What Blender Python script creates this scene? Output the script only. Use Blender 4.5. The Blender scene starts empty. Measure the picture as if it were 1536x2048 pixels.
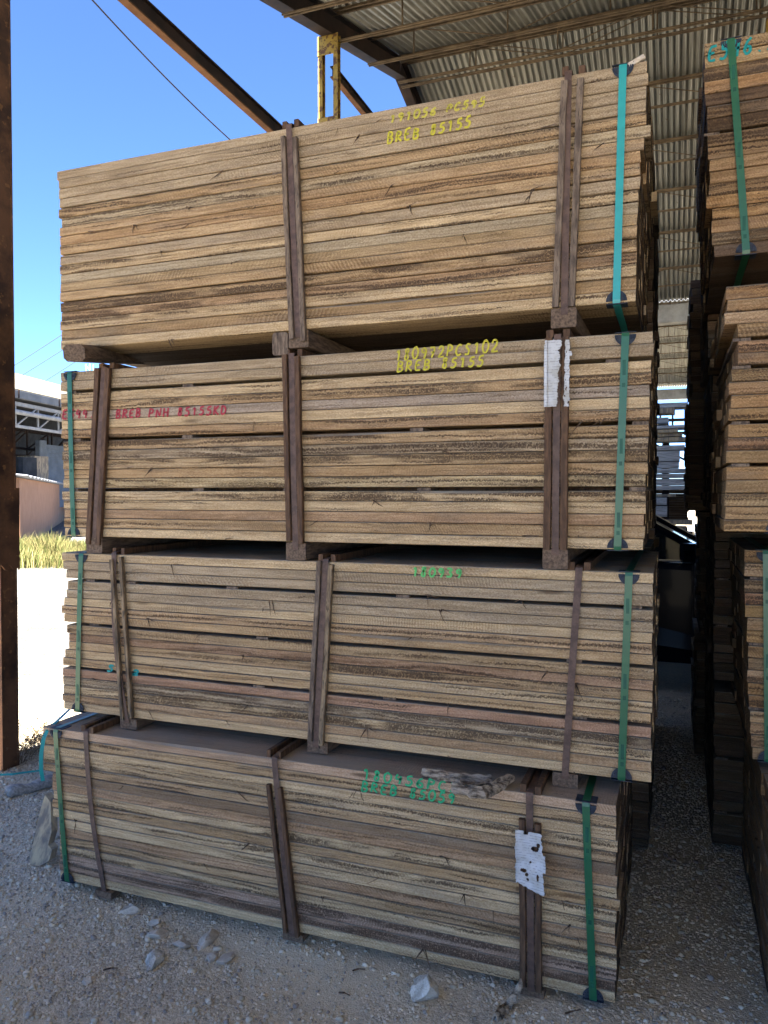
import bpy, math, random
import numpy as np
from mathutils import Vector, Matrix, noise as mnoise
R = random.Random(7)
sc = bpy.context.scene
C = sc.collection
rad = math.radians

# ------------------------------------------------------------------ camera
YAW, PITCH, F = rad(20.7), rad(-1.42), 1540.0
cam_d = bpy.data.cameras.new('camera')
cam = bpy.data.objects.new('camera', cam_d)
C.objects.link(cam)
cam.location = (0, 0, 1.5)
cam.rotation_euler = (rad(90) + PITCH, 0, YAW)
cam_d.sensor_fit = 'VERTICAL'
cam_d.sensor_height = 36.0
cam_d.lens = F / 2048 * 36.0
cam_d.clip_start = 0.05
cam_d.clip_end = 2000
sc.camera = cam

# ------------------------------------------------------------------ light
SUN_EL, SUN_AZ = rad(58), rad(180.6)          # azimuth clockwise from +Y: the sun stands behind the camera
world = bpy.data.worlds.new('World')
sc.world = world
world.use_nodes = True
wn = world.node_tree
bg = wn.nodes['Background']
sky = wn.nodes.new('ShaderNodeTexSky')
sky.sky_type = 'NISHITA'
sky.sun_disc = False
sky.sun_elevation = SUN_EL
sky.sun_rotation = SUN_AZ
sky.air_density = 0.5
sky.dust_density = 0.0
sky.ozone_density = 10.0
wn.links.new(sky.outputs[0], bg.inputs[0])
bg.inputs[1].default_value = 0.05
sun_d = bpy.data.lights.new('sun', 'SUN')
sun_d.energy = 5.0
sun_d.angle = rad(0.5)
sun_d.color = (1.0, 0.95, 0.87)
sun = bpy.data.objects.new('sun', sun_d)
C.objects.link(sun)
sd = Vector((math.sin(SUN_AZ) * math.cos(SUN_EL), math.cos(SUN_AZ) * math.cos(SUN_EL), math.sin(SUN_EL)))
sun.rotation_euler = sd.to_track_quat('Z', 'Y').to_euler()
sun.location = (0, -20, 30)
sc.view_settings.view_transform = 'Standard'
sc.view_settings.look = 'None'
sc.view_settings.gamma = 1.0
sc.view_settings.exposure = 3.48
sc.cycles.max_bounces = 8
sc.cycles.diffuse_bounces = 5
sc.cycles.use_denoising = True

# ------------------------------------------------------------------ helpers
CM = cam.rotation_euler.to_matrix()
def ray(px, py):
    return CM @ Vector(((px - 768) / F, (1024 - py) / F, -1.0))
def on_y(px, py, Y):
    d = ray(px, py); return Vector((0, 0, 1.5)) + d * (Y / d.y)
def on_z(px, py, Z):
    d = ray(px, py); return Vector((0, 0, 1.5)) + d * ((Z - 1.5) / d.z)
def on_x(px, py, X):
    d = ray(px, py); return Vector((0, 0, 1.5)) + d * (X / d.x)
def at_t(px, py, t):
    return Vector((0, 0, 1.5)) + ray(px, py) * t

class MB:
    """collects shapes in world space, builds ONE mesh object"""
    def __init__(s): s.v = []; s.f = []; s.m = []
    def add(s, verts, faces, mi=0):
        b = len(s.v); s.v += [tuple(q) for q in verts]
        s.f += [tuple(b + i for i in f) for f in faces]; s.m += [mi] * len(faces)
        return s
    def box(s, lo, hi, mi=0, ch=0.0):
        x0, y0, z0 = lo; x1, y1, z1 = hi
        v = [(x0,y0,z0),(x1,y0,z0),(x1,y1,z0),(x0,y1,z0),(x0,y0,z1),(x1,y0,z1),(x1,y1,z1),(x0,y1,z1)]
        return s.add(v, [(0,3,2,1),(4,5,6,7),(0,1,5,4),(1,2,6,5),(2,3,7,6),(3,0,4,7)], mi)
    def bar(s, a, b, w, h, up=(0,0,1), mi=0, ch=0.12):
        """bar from a to b, chamfered section w (sideways) x h (along up)"""
        a, b = Vector(a), Vector(b); d = (b - a).normalized()
        u = Vector(up); r = d.cross(u)
        if r.length < 1e-5: r = d.cross(Vector((1, 0, 0)))
        r.normalize(); u = r.cross(d).normalized()
        c = min(w, h) * ch
        pr = [(-w/2+c,-h/2),(w/2-c,-h/2),(w/2,-h/2+c),(w/2,h/2-c),(w/2-c,h/2),(-w/2+c,h/2),(-w/2,h/2-c),(-w/2,-h/2+c)]
        v = [q + r * x + u * z for q in (a, b) for x, z in pr]
        f = [(i, (i+1) % 8, 8 + (i+1) % 8, 8 + i) for i in range(8)] + [tuple(range(7, -1, -1)), tuple(range(8, 16))]
        return s.add(v, f, mi)
    def ibeam(s, a, b, w, h, t=0.012, up=(0,0,1), mi=0):
        a, b = Vector(a), Vector(b); d = (b - a).normalized()
        r = d.cross(Vector(up)).normalized(); u = r.cross(d).normalized()
        o = u * (h / 2 - t / 2)
        s.bar(a + o, b + o, w, t, u, mi, 0.05); s.bar(a - o, b - o, w, t, u, mi, 0.05)
        return s.bar(a, b, t, h - 2 * t - 0.001, u, mi, 0.05)
    def tube(s, pts, r, n=6, mi=0, taper=None):
        pts = [Vector(p) for p in pts]; rings = []
        for i, p in enumerate(pts):
            d = (pts[min(i+1, len(pts)-1)] - pts[max(i-1, 0)]).normalized()
            a = d.cross(Vector((0.13, 0.27, 1))); a.normalize(); b = d.cross(a)
            k = r if taper is None else r * (1 + (taper - 1) * i / (len(pts) - 1))
            rings.append([p + (a * math.cos(2*math.pi*j/n) + b * math.sin(2*math.pi*j/n)) * k for j in range(n)])
        v = [q for g in rings for q in g]
        f = [(i*n+j, i*n+(j+1) % n, (i+1)*n+(j+1) % n, (i+1)*n+j) for i in range(len(pts)-1) for j in range(n)]
        f += [tuple(range(n-1, -1, -1)), tuple(range((len(pts)-1)*n, len(pts)*n))]
        return s.add(v, f, mi)
    def ribbon(s, pts, side, w, t, mi=0):
        """flat strap along pts; side = width direction; thickness towards the path normal"""
        pts = [Vector(p) for p in pts]; v = []
        for i, p in enumerate(pts):
            d = (pts[min(i+1, len(pts)-1)] - pts[max(i-1, 0)]).normalized()
            sd_ = (Vector(side) - d * d.dot(Vector(side))).normalized(); n = d.cross(sd_)
            v += [p - sd_*w/2 - n*t/2, p + sd_*w/2 - n*t/2, p + sd_*w/2 + n*t/2, p - sd_*w/2 + n*t/2]
        f = [(i*4+j, i*4+(j+1) % 4, i*4+4+(j+1) % 4, i*4+4+j) for i in range(len(pts)-1) for j in range(4)]
        f += [(3,2,1,0), tuple(range(len(pts)*4-4, len(pts)*4))]
        return s.add(v, f, mi)
    def prism(s, poly, a, b, mi=0):
        """poly: list of 3D points, extruded from offset a to offset b (vectors)"""
        n = len(poly); a, b = Vector(a), Vector(b)
        v = [Vector(p) + a for p in poly] + [Vector(p) + b for p in poly]
        f = [(i, (i+1) % n, n+(i+1) % n, n+i) for i in range(n)] + [tuple(range(n-1, -1, -1)), tuple(range(n, 2*n))]
        return s.add(v, f, mi)
    def lathe(s, prof, c, axis='y', n=24, mi=0):
        v = []; c = Vector(c)
        for h, r in prof:
            for j in range(n):
                a = 2*math.pi*j/n; x, z = r*math.cos(a), r*math.sin(a)
                v.append(c + (Vector((x, h, z)) if axis == 'y' else Vector((x, z, h))))
        f = [(i*n+j, i*n+(j+1) % n, (i+1)*n+(j+1) % n, (i+1)*n+j) for i in range(len(prof)-1) for j in range(n)]
        return s.add(v, f + [tuple(range(n-1, -1, -1)), tuple(range((len(prof)-1)*n, len(prof)*n))], mi)
    def build(s, name, mat, parent=None, origin=None, smooth=False):
        me = bpy.data.meshes.new(name)
        org = Vector(origin) if origin is not None else (wloc(parent) if parent else Vector((0, 0, 0)))
        me.from_pydata([(q[0]-org.x, q[1]-org.y, q[2]-org.z) for q in s.v], [], s.f)
        for m in (mat if isinstance(mat, (list, tuple)) else [mat]): me.materials.append(m)
        if any(s.m): me.polygons.foreach_set('material_index', s.m)
        if smooth: me.polygons.foreach_set('use_smooth', [True] * len(me.polygons))
        me.update()
        o = bpy.data.objects.new(name, me); C.objects.link(o)
        if parent:
            o.parent = parent; o.location = org - wloc(parent)
        else: o.location = org
        return o
def wloc(o):
    p = Vector(o.location)
    while o.parent: o = o.parent; p = p + Vector(o.location)
    return p
def tag(o, label=None, cat=None, group=None, kind=None):
    if label: o['label'] = label
    if cat: o['category'] = cat
    if group: o['group'] = group
    if kind: o['kind'] = kind
    return o
def thing(name, loc, label, cat, group=None):
    o = bpy.data.objects.new(name, None); C.objects.link(o); o.location = loc
    o.empty_display_size = 0.1
    return tag(o, label, cat, group)

# ------------------------------------------------------------------ material helpers
class NT:
    def __init__(s, name):
        s.mat = bpy.data.materials.new(name); s.mat.use_nodes = True
        s.t = s.mat.node_tree; s.b = s.t.nodes['Principled BSDF']; s.out = s.t.nodes['Material Output']
    def put(s, sock, val):
        if isinstance(val, bpy.types.NodeSocket): s.t.links.new(val, sock)
        elif val is not None:
            if hasattr(sock, 'default_value'):
                dv = sock.default_value
                if hasattr(dv, '__len__') and not hasattr(val, '__len__'): val = [val] * len(dv)
                elif hasattr(dv, '__len__') and len(dv) == 4 and len(val) == 3: val = (*val, 1)
                sock.default_value = val
    def n(s, typ, props=None, out=0, **ins):
        nd = s.t.nodes.new('ShaderNode' + typ)
        for k, v in (props or {}).items(): setattr(nd, k, v)
        for k, v in ins.items(): s.put(nd.inputs[int(k[1:])] if k[0] == 'i' and k[1:].isdigit() else nd.inputs[k], v)
        return nd.outputs[out]
    def m(s, op, a, b=None, c=None, clamp=False):
        nd = s.t.nodes.new('ShaderNodeMath'); nd.operation = op; nd.use_clamp = clamp
        s.put(nd.inputs[0], a); s.put(nd.inputs[1], b); s.put(nd.inputs[2], c)
        return nd.outputs[0]
    def vm(s, op, a, b):
        nd = s.t.nodes.new('ShaderNodeVectorMath'); nd.operation = op
        s.put(nd.inputs[0], a); s.put(nd.inputs[1], b); return nd.outputs[0]
    def mix(s, fac, a, b, blend='MIX'):
        nd = s.t.nodes.new('ShaderNodeMix'); nd.data_type = 'RGBA'; nd.blend_type = blend
        s.put(nd.inputs[0], fac); s.put(nd.inputs[6], a); s.put(nd.inputs[7], b); return nd.outputs[2]
    def ramp(s, fac, lo, hi):
        nd = s.t.nodes.new('ShaderNodeMapRange'); nd.interpolation_type = 'SMOOTHSTEP'
        s.put(nd.inputs[0], fac); nd.inputs[1].default_value = lo; nd.inputs[2].default_value = hi
        return nd.outputs[0]
    def noise(s, vec, scale=5, detail=3, rough=0.55, out=0):
        return s.n('TexNoise', out=out, Vector=vec, Scale=scale, Detail=detail, Roughness=rough)
    def bump(s, h, dist, strength=1.0, nrm=None):
        nd = s.t.nodes.new('ShaderNodeBump'); nd.inputs['Distance'].default_value = dist; nd.inputs['Strength'].default_value = strength
        s.put(nd.inputs['Height'], h); s.put(nd.inputs['Normal'], nrm)
        return nd.outputs[0]
    def fin(s, color, rough=0.8, normal=None, metal=0.0, spec=0.3):
        s.put(s.b.inputs['Base Color'], color); s.put(s.b.inputs['Roughness'], rough)
        s.put(s.b.inputs['Metallic'], metal); s.put(s.b.inputs['Specular IOR Level'], spec)
        if normal is not None: s.put(s.b.inputs['Normal'], normal)
        return s.mat

def mat_board(name='sawn_timber', end_dark=0.75):
    t = NT(name)
    tc = t.t.nodes.new('ShaderNodeTexCoord'); oi = t.t.nodes.new('ShaderNodeObjectInfo')
    P, NRM = tc.outputs['Object'], tc.outputs['Normal']
    rnd, col, alpha = oi.outputs['Random'], oi.outputs['Color'], oi.outputs['Alpha']
    off = t.n('CombineXYZ', X=t.m('MULTIPLY', rnd, 37.0), Y=t.m('MULTIPLY', rnd, 91.0), Z=t.m('MULTIPLY', rnd, 53.0))
    p = t.vm('ADD', P, off)
    sep = t.t.nodes.new('ShaderNodeSeparateXYZ'); t.put(sep.inputs[0], p)
    x, y, z = sep.outputs
    # slow wander of the grain across the board
    wander = t.m('MULTIPLY', t.m('SUBTRACT', t.noise(t.n('CombineXYZ', X=t.m('MULTIPLY', x, 1.7), Y=t.m('MULTIPLY', y, 8.0), Z=rnd), 1.0, 2), 0.5), 0.05)
    jag = t.m('MULTIPLY', t.m('SUBTRACT', t.noise(t.vm('MULTIPLY', p, (190, 60, 60)), 1.0, 2, 0.7), 0.5), 0.017)
    z2 = t.m('ADD', t.m('ADD', z, wander), jag)
    y2 = t.m('ADD', y, wander)
    g = t.noise(t.n('CombineXYZ', X=t.m('MULTIPLY', x, 5.0), Y=t.m('MULTIPLY', y2, 190.0), Z=t.m('MULTIPLY', z2, 190.0)), 1.0, 3, 0.6)
    # rough-sawn fuzzy dark bands
    st = t.noise(t.n('CombineXYZ', X=t.m('MULTIPLY', x, 0.55), Y=t.m('MULTIPLY', y2, 60.0), Z=t.m('MULTIPLY', z2, 105.0)), 1.0, 2, 0.6)
    brk = t.noise(t.vm('MULTIPLY', p, (5, 20, 20)), 1.0, 3)
    th = t.m('SUBTRACT', 0.665, t.m('MULTIPLY', alpha, 0.22))
    s = t.m('MULTIPLY', t.m('SUBTRACT', st, th), 13.0, clamp=True)
    s = t.m('MULTIPLY', s, t.ramp(brk, 0.30, 0.50))
    s = t.m('MULTIPLY', s, t.ramp(t.noise(t.vm('MULTIPLY', p, (230, 90, 160)), 1.0, 2, 0.7), 0.30, 0.52))
    # thin parallel grain lines
    ln = t.noise(t.n('CombineXYZ', X=t.m('MULTIPLY', x, 0.9), Y=t.m('MULTIPLY', y2, 60.0), Z=t.m('MULTIPLY', z2, 260.0)), 1.0, 2, 0.7)
    ln = t.m('MULTIPLY', t.ramp(ln, 0.52, 0.66), t.m('ADD', 0.25, t.m('MULTIPLY', alpha, 0.5)))
    # saw kerf marks, oblique
    sm_amp = t.ramp(t.noise(t.vm('MULTIPLY', p, (2.5, 6, 6)), 1.0, 2), 0.4, 0.75)
    sm_amp = t.m('MULTIPLY', sm_amp, t.m('ADD', 0.15, t.m('MULTIPLY', t.m('FRACT', t.m('MULTIPLY', rnd, 57.3)), 1.1)))
    ph = t.m('ADD', t.m('MULTIPLY', x, t.m('ADD', 380.0, t.m('MULTIPLY', t.m('FRACT', t.m('MULTIPLY', rnd, 23.7)), 380.0))), t.m('MULTIPLY', z, t.m('SUBTRACT', t.m('MULTIPLY', rnd, 800.0), 250.0)))
    ph = t.m('ADD', ph, t.m('MULTIPLY', t.noise(t.vm('MULTIPLY', p, (30, 30, 60)), 1.0, 2), 9.0))
    saw = t.m('MULTIPLY', t.m('MULTIPLY', t.m('ADD', t.m('SINE', ph), 1.0), 0.5), sm_amp)
    fine = t.noise(t.vm('MULTIPLY', p, (0.7, 1, 1)), 300.0, 3, 0.75)
    # dust and weathering blotches
    big0 = t.ramp(t.noise(p, 6.0, 3), 0.35, 0.65)
    bl = t.ramp(t.noise(t.vm('MULTIPLY', p, (3.5, 9, 26)), 1.0, 4, 0.6), 0.48, 0.72)
    c = t.mix(t.ramp(g, 0.3, 0.72), t.mix(1.0, col, (0.72, 0.68, 0.63), 'MULTIPLY'), t.mix(1.0, col, (1.18, 1.17, 1.15), 'MULTIPLY'))
    c = t.mix(t.m('MULTIPLY', bl, 0.34), c, (0.24, 0.20, 0.16))
    c = t.mix(t.m('MULTIPLY', saw, 0.65), c, t.mix(1.0, c, (0.50, 0.44, 0.38), 'MULTIPLY'))
    c = t.mix(t.m('MULTIPLY', t.ramp(fine, 0.35, 0.65), 0.68), c, t.mix(1.0, c, (0.52, 0.45, 0.38), 'MULTIPLY'))
    c = t.mix(ln, c, t.mix(1.0, c, (0.42, 0.33, 0.26), 'MULTIPLY'))
    c = t.mix(t.m('MULTIPLY', s, 0.88), c, (0.055, 0.033, 0.020))
    crk = t.noise(t.n('CombineXYZ', X=t.m('MULTIPLY', x, 2.6), Y=t.m('MULTIPLY', y2, 40.0), Z=t.m('MULTIPLY', z2, 150.0)), 1.0, 1)
    c = t.mix(t.m('MULTIPLY', t.m('GREATER_THAN', crk, 0.77), 0.85), c, (0.035, 0.022, 0.014))
    up = t.t.nodes.new('ShaderNodeSeparateXYZ'); t.put(up.inputs[0], NRM)
    c = t.mix(t.m('MULTIPLY', t.m('GREATER_THAN', up.outputs[2], 0.7), t.m('ADD', 0.30, t.m('MULTIPLY', big0, 0.5))), c, (0.30, 0.26, 0.205))
    knot = t.n('TexVoronoi', out=0, Vector=t.vm('MULTIPLY', p, (1.6, 6, 9)), Scale=1.0)
    kn = t.m('SUBTRACT', 1.0, t.ramp(knot, 0.03, 0.10))
    c = t.mix(t.m('MULTIPLY', kn, 0.75), c, (0.07, 0.04, 0.022))
    big = t.ramp(t.noise(t.vm('MULTIPLY', p, (1.3, 4, 14)), 1.0, 3, 0.6), 0.35, 0.65)
    c = t.mix(t.m('MULTIPLY', big, 0.28), c, t.mix(1.0, c, (0.52, 0.46, 0.40), 'MULTIPLY'))
    # cross-cut ends are rough end grain, darkened further to stand in for aisle shade
    ns = t.t.nodes.new('ShaderNodeSeparateXYZ'); t.put(ns.inputs[0], NRM)
    endm = t.m('GREATER_THAN', t.m('ABSOLUTE', ns.outputs[0]), 0.6)
    en = t.noise(t.vm('MULTIPLY', p, (20, 60, 260)), 1.0, 4, 0.7)
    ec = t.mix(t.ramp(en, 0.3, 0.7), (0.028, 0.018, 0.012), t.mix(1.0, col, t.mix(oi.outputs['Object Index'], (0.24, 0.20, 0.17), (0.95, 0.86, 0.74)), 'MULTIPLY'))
    c = t.mix(endm, c, ec)
    h = t.m('ADD', t.m('MULTIPLY', fine, 0.5), t.m('ADD', t.m('MULTIPLY', saw, 0.5), t.m('ADD', t.m('MULTIPLY', g, 0.6), t.m('MULTIPLY', s, -0.9))))
    h = t.m('ADD', h, t.m('MULTIPLY', t.m('MULTIPLY', en, endm), 3.0))
    return t.fin(c, 0.88, t.bump(h, 0.0016, 0.8), 0, 0.15)

def mat_noise(name, c0, c1, scale=20, rough=0.7, bump=0.0, metal=0.0, spec=0.3, stretch=(1, 1, 1), speck=None, lo=0.35, hi=0.65, coord='Object'):
    t = NT(name)
    tc = t.t.nodes.new('ShaderNodeTexCoord'); oi = t.t.nodes.new('ShaderNodeObjectInfo')
    p = t.vm('ADD', tc.outputs[coord], t.m('MULTIPLY', oi.outputs['Random'], 31.0)) if coord == 'Object' else tc.outputs[coord]
    p = t.vm('MULTIPLY', p, stretch)
    f = t.noise(p, scale, 5, 0.65)
    c = t.mix(t.ramp(f, lo, hi), c0, c1)
    if speck:
        q = t.noise(p, scale * speck[1], 2, 0.6)
        c = t.mix(t.m('MULTIPLY', t.ramp(q, speck[2], speck[2] + 0.08), speck[3]), c, speck[0])
    nrm = t.bump(t.m('ADD', f, t.m('MULTIPLY', t.noise(p, scale * 6, 2), 0.4)), bump) if bump else None
    return t.fin(c, rough, nrm, metal, spec)

M = {}
M['board'] = mat_board()
M['batten'] = mat_noise('dark_batten_wood', (0.052, 0.026, 0.013), (0.125, 0.066, 0.033), 14, 0.75, 0.002, stretch=(6, 6, 1), speck=((0.03, 0.018, 0.012), 3, 0.6, 0.6))
M['batten_grey'] = mat_noise('grey_batten_wood', (0.075, 0.052, 0.038), (0.20, 0.145, 0.10), 14, 0.85, 0.002, stretch=(6, 6, 1), speck=((0.035, 0.025, 0.018), 3, 0.58, 0.8))
M['batten_tan'] = mat_noise('tan_batten_wood', (0.06, 0.042, 0.028), (0.30, 0.21, 0.12), 9, 0.85, 0.002, stretch=(7, 7, 1), speck=((0.02, 0.015, 0.01), 2, 0.55, 0.8))
M['skid'] = mat_noise('skid_wood', (0.07, 0.045, 0.03), (0.17, 0.115, 0.075), 30, 0.85, 0.002, stretch=(4, .6, 4))
M['steel'] = mat_noise('brown_steel_strap', (0.066, 0.036, 0.025), (0.120, 0.070, 0.048), 40, 0.6, 0.0, spec=0.35, speck=((0.25, 0.19, 0.17), 8, 0.66, 0.5))
M['speck_steel'] = M['steel']
def mat_plastic(name, col, rough=0.36, trans=0.25):
    t = NT(name)
    tc = t.t.nodes.new('ShaderNodeTexCoord')
    f = t.noise(tc.outputs['Object'], 35, 3)
    c = t.mix(f, tuple(q * 0.8 for q in col), tuple(min(1, q * 1.2) for q in col))
    m = t.fin(c, rough, None, 0, 0.5)
    t.b.inputs['Transmission Weight'].default_value = trans
    return m
M['green'] = mat_plastic('green_plastic_strap', (0.009, 0.115, 0.046))
M['teal'] = mat_plastic('teal_plastic_strap', (0.015, 0.27, 0.26), 0.4, 0.0)
M['ink'] = mat_noise('strap_ink', (0.008, 0.075, 0.045), (0.011, 0.10, 0.055), 10, 0.5)
M['protector'] = mat_noise('navy_plastic', (0.014, 0.018, 0.028), (0.032, 0.040, 0.056), 60, 0.6, spec=0.25)
def mat_paint(name, col, cover=0.5):
    cover -= 0.08
    t = NT(name)
    tc = t.t.nodes.new('ShaderNodeTexCoord')
    f = t.noise(tc.outputs['Object'], 190, 3, 0.7)
    g = t.noise(tc.outputs['Object'], 30, 2)
    a = t.ramp(t.m('ADD', f, t.m('MULTIPLY', t.m('SUBTRACT', g, 0.5), 0.45)), cover - 0.10, cover + 0.06)
    m = t.fin(t.mix(g, tuple(q * 0.75 for q in col), col), 0.7, None, 0, 0.3)
    t.put(t.b.inputs['Alpha'], a)
    return m
M['yellow_ink'] = mat_paint('yellow_crayon', (0.52, 0.45, 0.04), 0.40)
M['yellow_worn'] = mat_paint('yellow_worn_crayon', (0.50, 0.43, 0.06), 0.48)
M['red_ink'] = mat_paint('red_crayon', (0.36, 0.035, 0.05), 0.36)
M['green_ink'] = mat_paint('green_crayon', (0.03, 0.36, 0.15), 0.38)
M['lime_ink'] = mat_paint('lime_crayon', (0.12, 0.46, 0.13), 0.39)
M['teal_ink'] = mat_paint('teal_crayon', (0.01, 0.25, 0.23), 0.38)
M['rust'] = mat_noise('rusty_steel', (0.050, 0.027, 0.018), (0.16, 0.078, 0.040), 5, 0.85, 0.002, speck=((0.30, 0.15, 0.06), 5, 0.62, 0.6))
M['rust_dark'] = mat_noise('dark_rusty_beam', (0.014, 0.009, 0.008), (0.034, 0.019, 0.014), 5, 0.85, 0.001, speck=((0.08, 0.035, 0.018), 5, 0.66, 0.4))
M['lit_rust_mast'] = mat_noise('lit_rust_mast_orange', (0.10, 0.043, 0.018), (0.17, 0.08, 0.035), 7, 0.85, 0.001)
M['yellow_paint'] = mat_noise('worn_yellow_paint', (0.25, 0.165, 0.03), (0.33, 0.225, 0.045), 9, 0.65, 0.001, speck=((0.09, 0.04, 0.02), 2.5, 0.50, 0.9))
M['purlin'] = mat_noise('dusty_brown_steel', (0.075, 0.052, 0.031), (0.15, 0.108, 0.065), 6, 0.8)
M['concrete'] = mat_noise('grey_concrete', (0.26, 0.25, 0.22), (0.40, 0.38, 0.34), 3, 0.9, 0.002)
M['stone'] = mat_noise('pale_grey_stone', (0.30, 0.265, 0.215), (0.60, 0.55, 0.46), 22, 0.9, 0.006, speck=((0.66, 0.64, 0.60), 3, 0.6, 0.7))
M['stone_dusty'] = mat_noise('dusty_stone', (0.38, 0.32, 0.25), (0.56, 0.485, 0.39), 14, 0.92, 0.004)
M['bark'] = mat_noise('dry_bark', (0.07, 0.05, 0.035), (0.40, 0.32, 0.23), 16, 0.9, 0.006, stretch=(1, 5, 5))
M['log'] = mat_noise('silver_weathered_wood', (0.20, 0.19, 0.18), (0.38, 0.365, 0.34), 9, 0.9, 0.004, stretch=(1, 8, 8))
M['grey_plank'] = mat_noise('weathered_plank', (0.20, 0.20, 0.195), (0.42, 0.415, 0.40), 6, 0.85, 0.002, stretch=(1, 12, 12))
M['old_plank'] = mat_noise('tan_grey_plank', (0.14, 0.12, 0.10), (0.40, 0.31, 0.19), 4, 0.88, 0.002, stretch=(6, 6, 1))
M['twig'] = mat_noise('dry_twig', (0.11, 0.08, 0.05), (0.30, 0.24, 0.15), 30, 0.9)
M['fibre'] = mat_noise('torn_wood_fibre', (0.03, 0.018, 0.011), (0.16, 0.10, 0.06), 60, 0.9)
M['pale_chip'] = mat_noise('pale_split_wood', (0.42, 0.34, 0.25), (0.62, 0.53, 0.42), 30, 0.85, 0.002, stretch=(1, 6, 6))

# ------------------------------------------------------------------ ground
def ground_h(x, y):
    h = 0.012 * mnoise.noise(Vector((x * 1.3, y * 1.3, 3.1))) + 0.006 * mnoise.noise(Vector((x * 4.5, y * 4.5, 9.0)))
    h -= 0.030 * math.exp(-((x + 1.35) ** 2 / 0.35 + (y - 2.1) ** 2 / 0.10))       # scooped hollow under the front pile
    h += 0.025 * math.exp(-((x + 3.3) ** 2 / 0.5 + (y - 3.3) ** 2 / 0.5))
    d = math.hypot(x, y)
    return h * (1.0 if d < 8 else max(0, 1 - (d - 8) / 6)) - 0.004
def mat_ground():
    t = NT('gravel_ground')
    P = t.t.nodes.new('ShaderNodeTexCoord').outputs['Object']
    big = t.ramp(t.noise(P, 1.1, 4, 0.6), 0.40, 0.62)
    v = t.t.nodes.new('ShaderNodeTexVoronoi'); v.inputs['Scale'].default_value = 85; t.put(v.inputs['Vector'], t.vm('ADD', P, t.vm('MULTIPLY', t.noise(P, 40, 2, out=1), (0.02, 0.02, 0.02))))
    v2 = t.t.nodes.new('ShaderNodeTexVoronoi'); v2.inputs['Scale'].default_value = 190; t.put(v2.inputs['Vector'], P)
    sv = t.t.nodes.new('ShaderNodeSeparateColor'); t.put(sv.inputs[0], v.outputs['Color'])
    cell = sv.outputs[0]
    dust = t.mix(t.noise(P, 60, 4, 0.7), (0.54, 0.44, 0.295), (0.69, 0.585, 0.41))
    grav = t.mix(cell, (0.42, 0.365, 0.265), (0.74, 0.655, 0.50))
    grav = t.mix(t.m('MULTIPLY', t.ramp(v2.outputs['Distance'], 0.3, 0.7), 0.40), grav, (0.27, 0.235, 0.195))
    c = t.mix(t.m('MULTIPLY', big, 0.75), grav, dust)
    # pale dry yard further off
    sp = t.t.nodes.new('ShaderNodeSeparateXYZ'); t.put(sp.inputs[0], P)
    far = t.ramp(t.m('ADD', sp.outputs[0], t.m('MULTIPLY', t.noise(P, 0.6, 3), 1.2)), -3.0, -4.4)
    pale = t.mix(t.ramp(t.noise(P, 7, 6, 0.75), 0.3, 0.7), (0.08, 0.074, 0.064), (0.24, 0.228, 0.205))
    trk = t.noise(t.vm('MULTIPLY', P, (0.8, 5.5, 1)), 1.0, 4, 0.65)
    pale = t.mix(t.m('MULTIPLY', t.ramp(trk, 0.48, 0.64), 0.6), pale, (0.065, 0.06, 0.051))
    pale = t.mix(t.m('MULTIPLY', t.ramp(t.noise(P, 48, 3, 0.7), 0.50, 0.60), 0.9), pale, (0.030, 0.027, 0.022))
    c = t.mix(far, c, pale)
    h = t.m('ADD', t.m('MULTIPLY', t.m('SUBTRACT', 1.0, v.outputs['Distance']), t.m('SUBTRACT', 1.2, big)), t.m('MULTIPLY', t.m('SUBTRACT', 1.0, v2.outputs['Distance']), 0.5))
    return t.fin(c, 0.92, t.bump(h, 0.005, 0.8), 0, 0.2)
def axis_pts(lo, hi, fine_lo, fine_hi, step):
    a = list(np.arange(fine_lo, fine_hi + 1e-6, step)); d = step * 1.5; q = fine_lo
    while q > lo: q -= d; d *= 1.35; a.insert(0, max(q, lo))
    d = step * 1.5; q = a[-1]
    while q < hi: q += d; d *= 1.35; a.append(min(q, hi))
    return a
gx = axis_pts(-260, 260, -4.2, 1.2, 0.045); gy = axis_pts(-200, 400, 0.9, 4.6, 0.045)
gb = MB(); nxg = len(gx)
gb.v = [(x, y, ground_h(x, y)) for y in gy for x in gx]
gb.f = [(j*nxg+i, j*nxg+i+1, (j+1)*nxg+i+1, (j+1)*nxg+i) for j in range(len(gy)-1) for i in range(nxg-1)]
gb.m = [0] * len(gb.f)
tag(gb.build('ground', mat_ground(), smooth=True), kind='structure')

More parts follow.
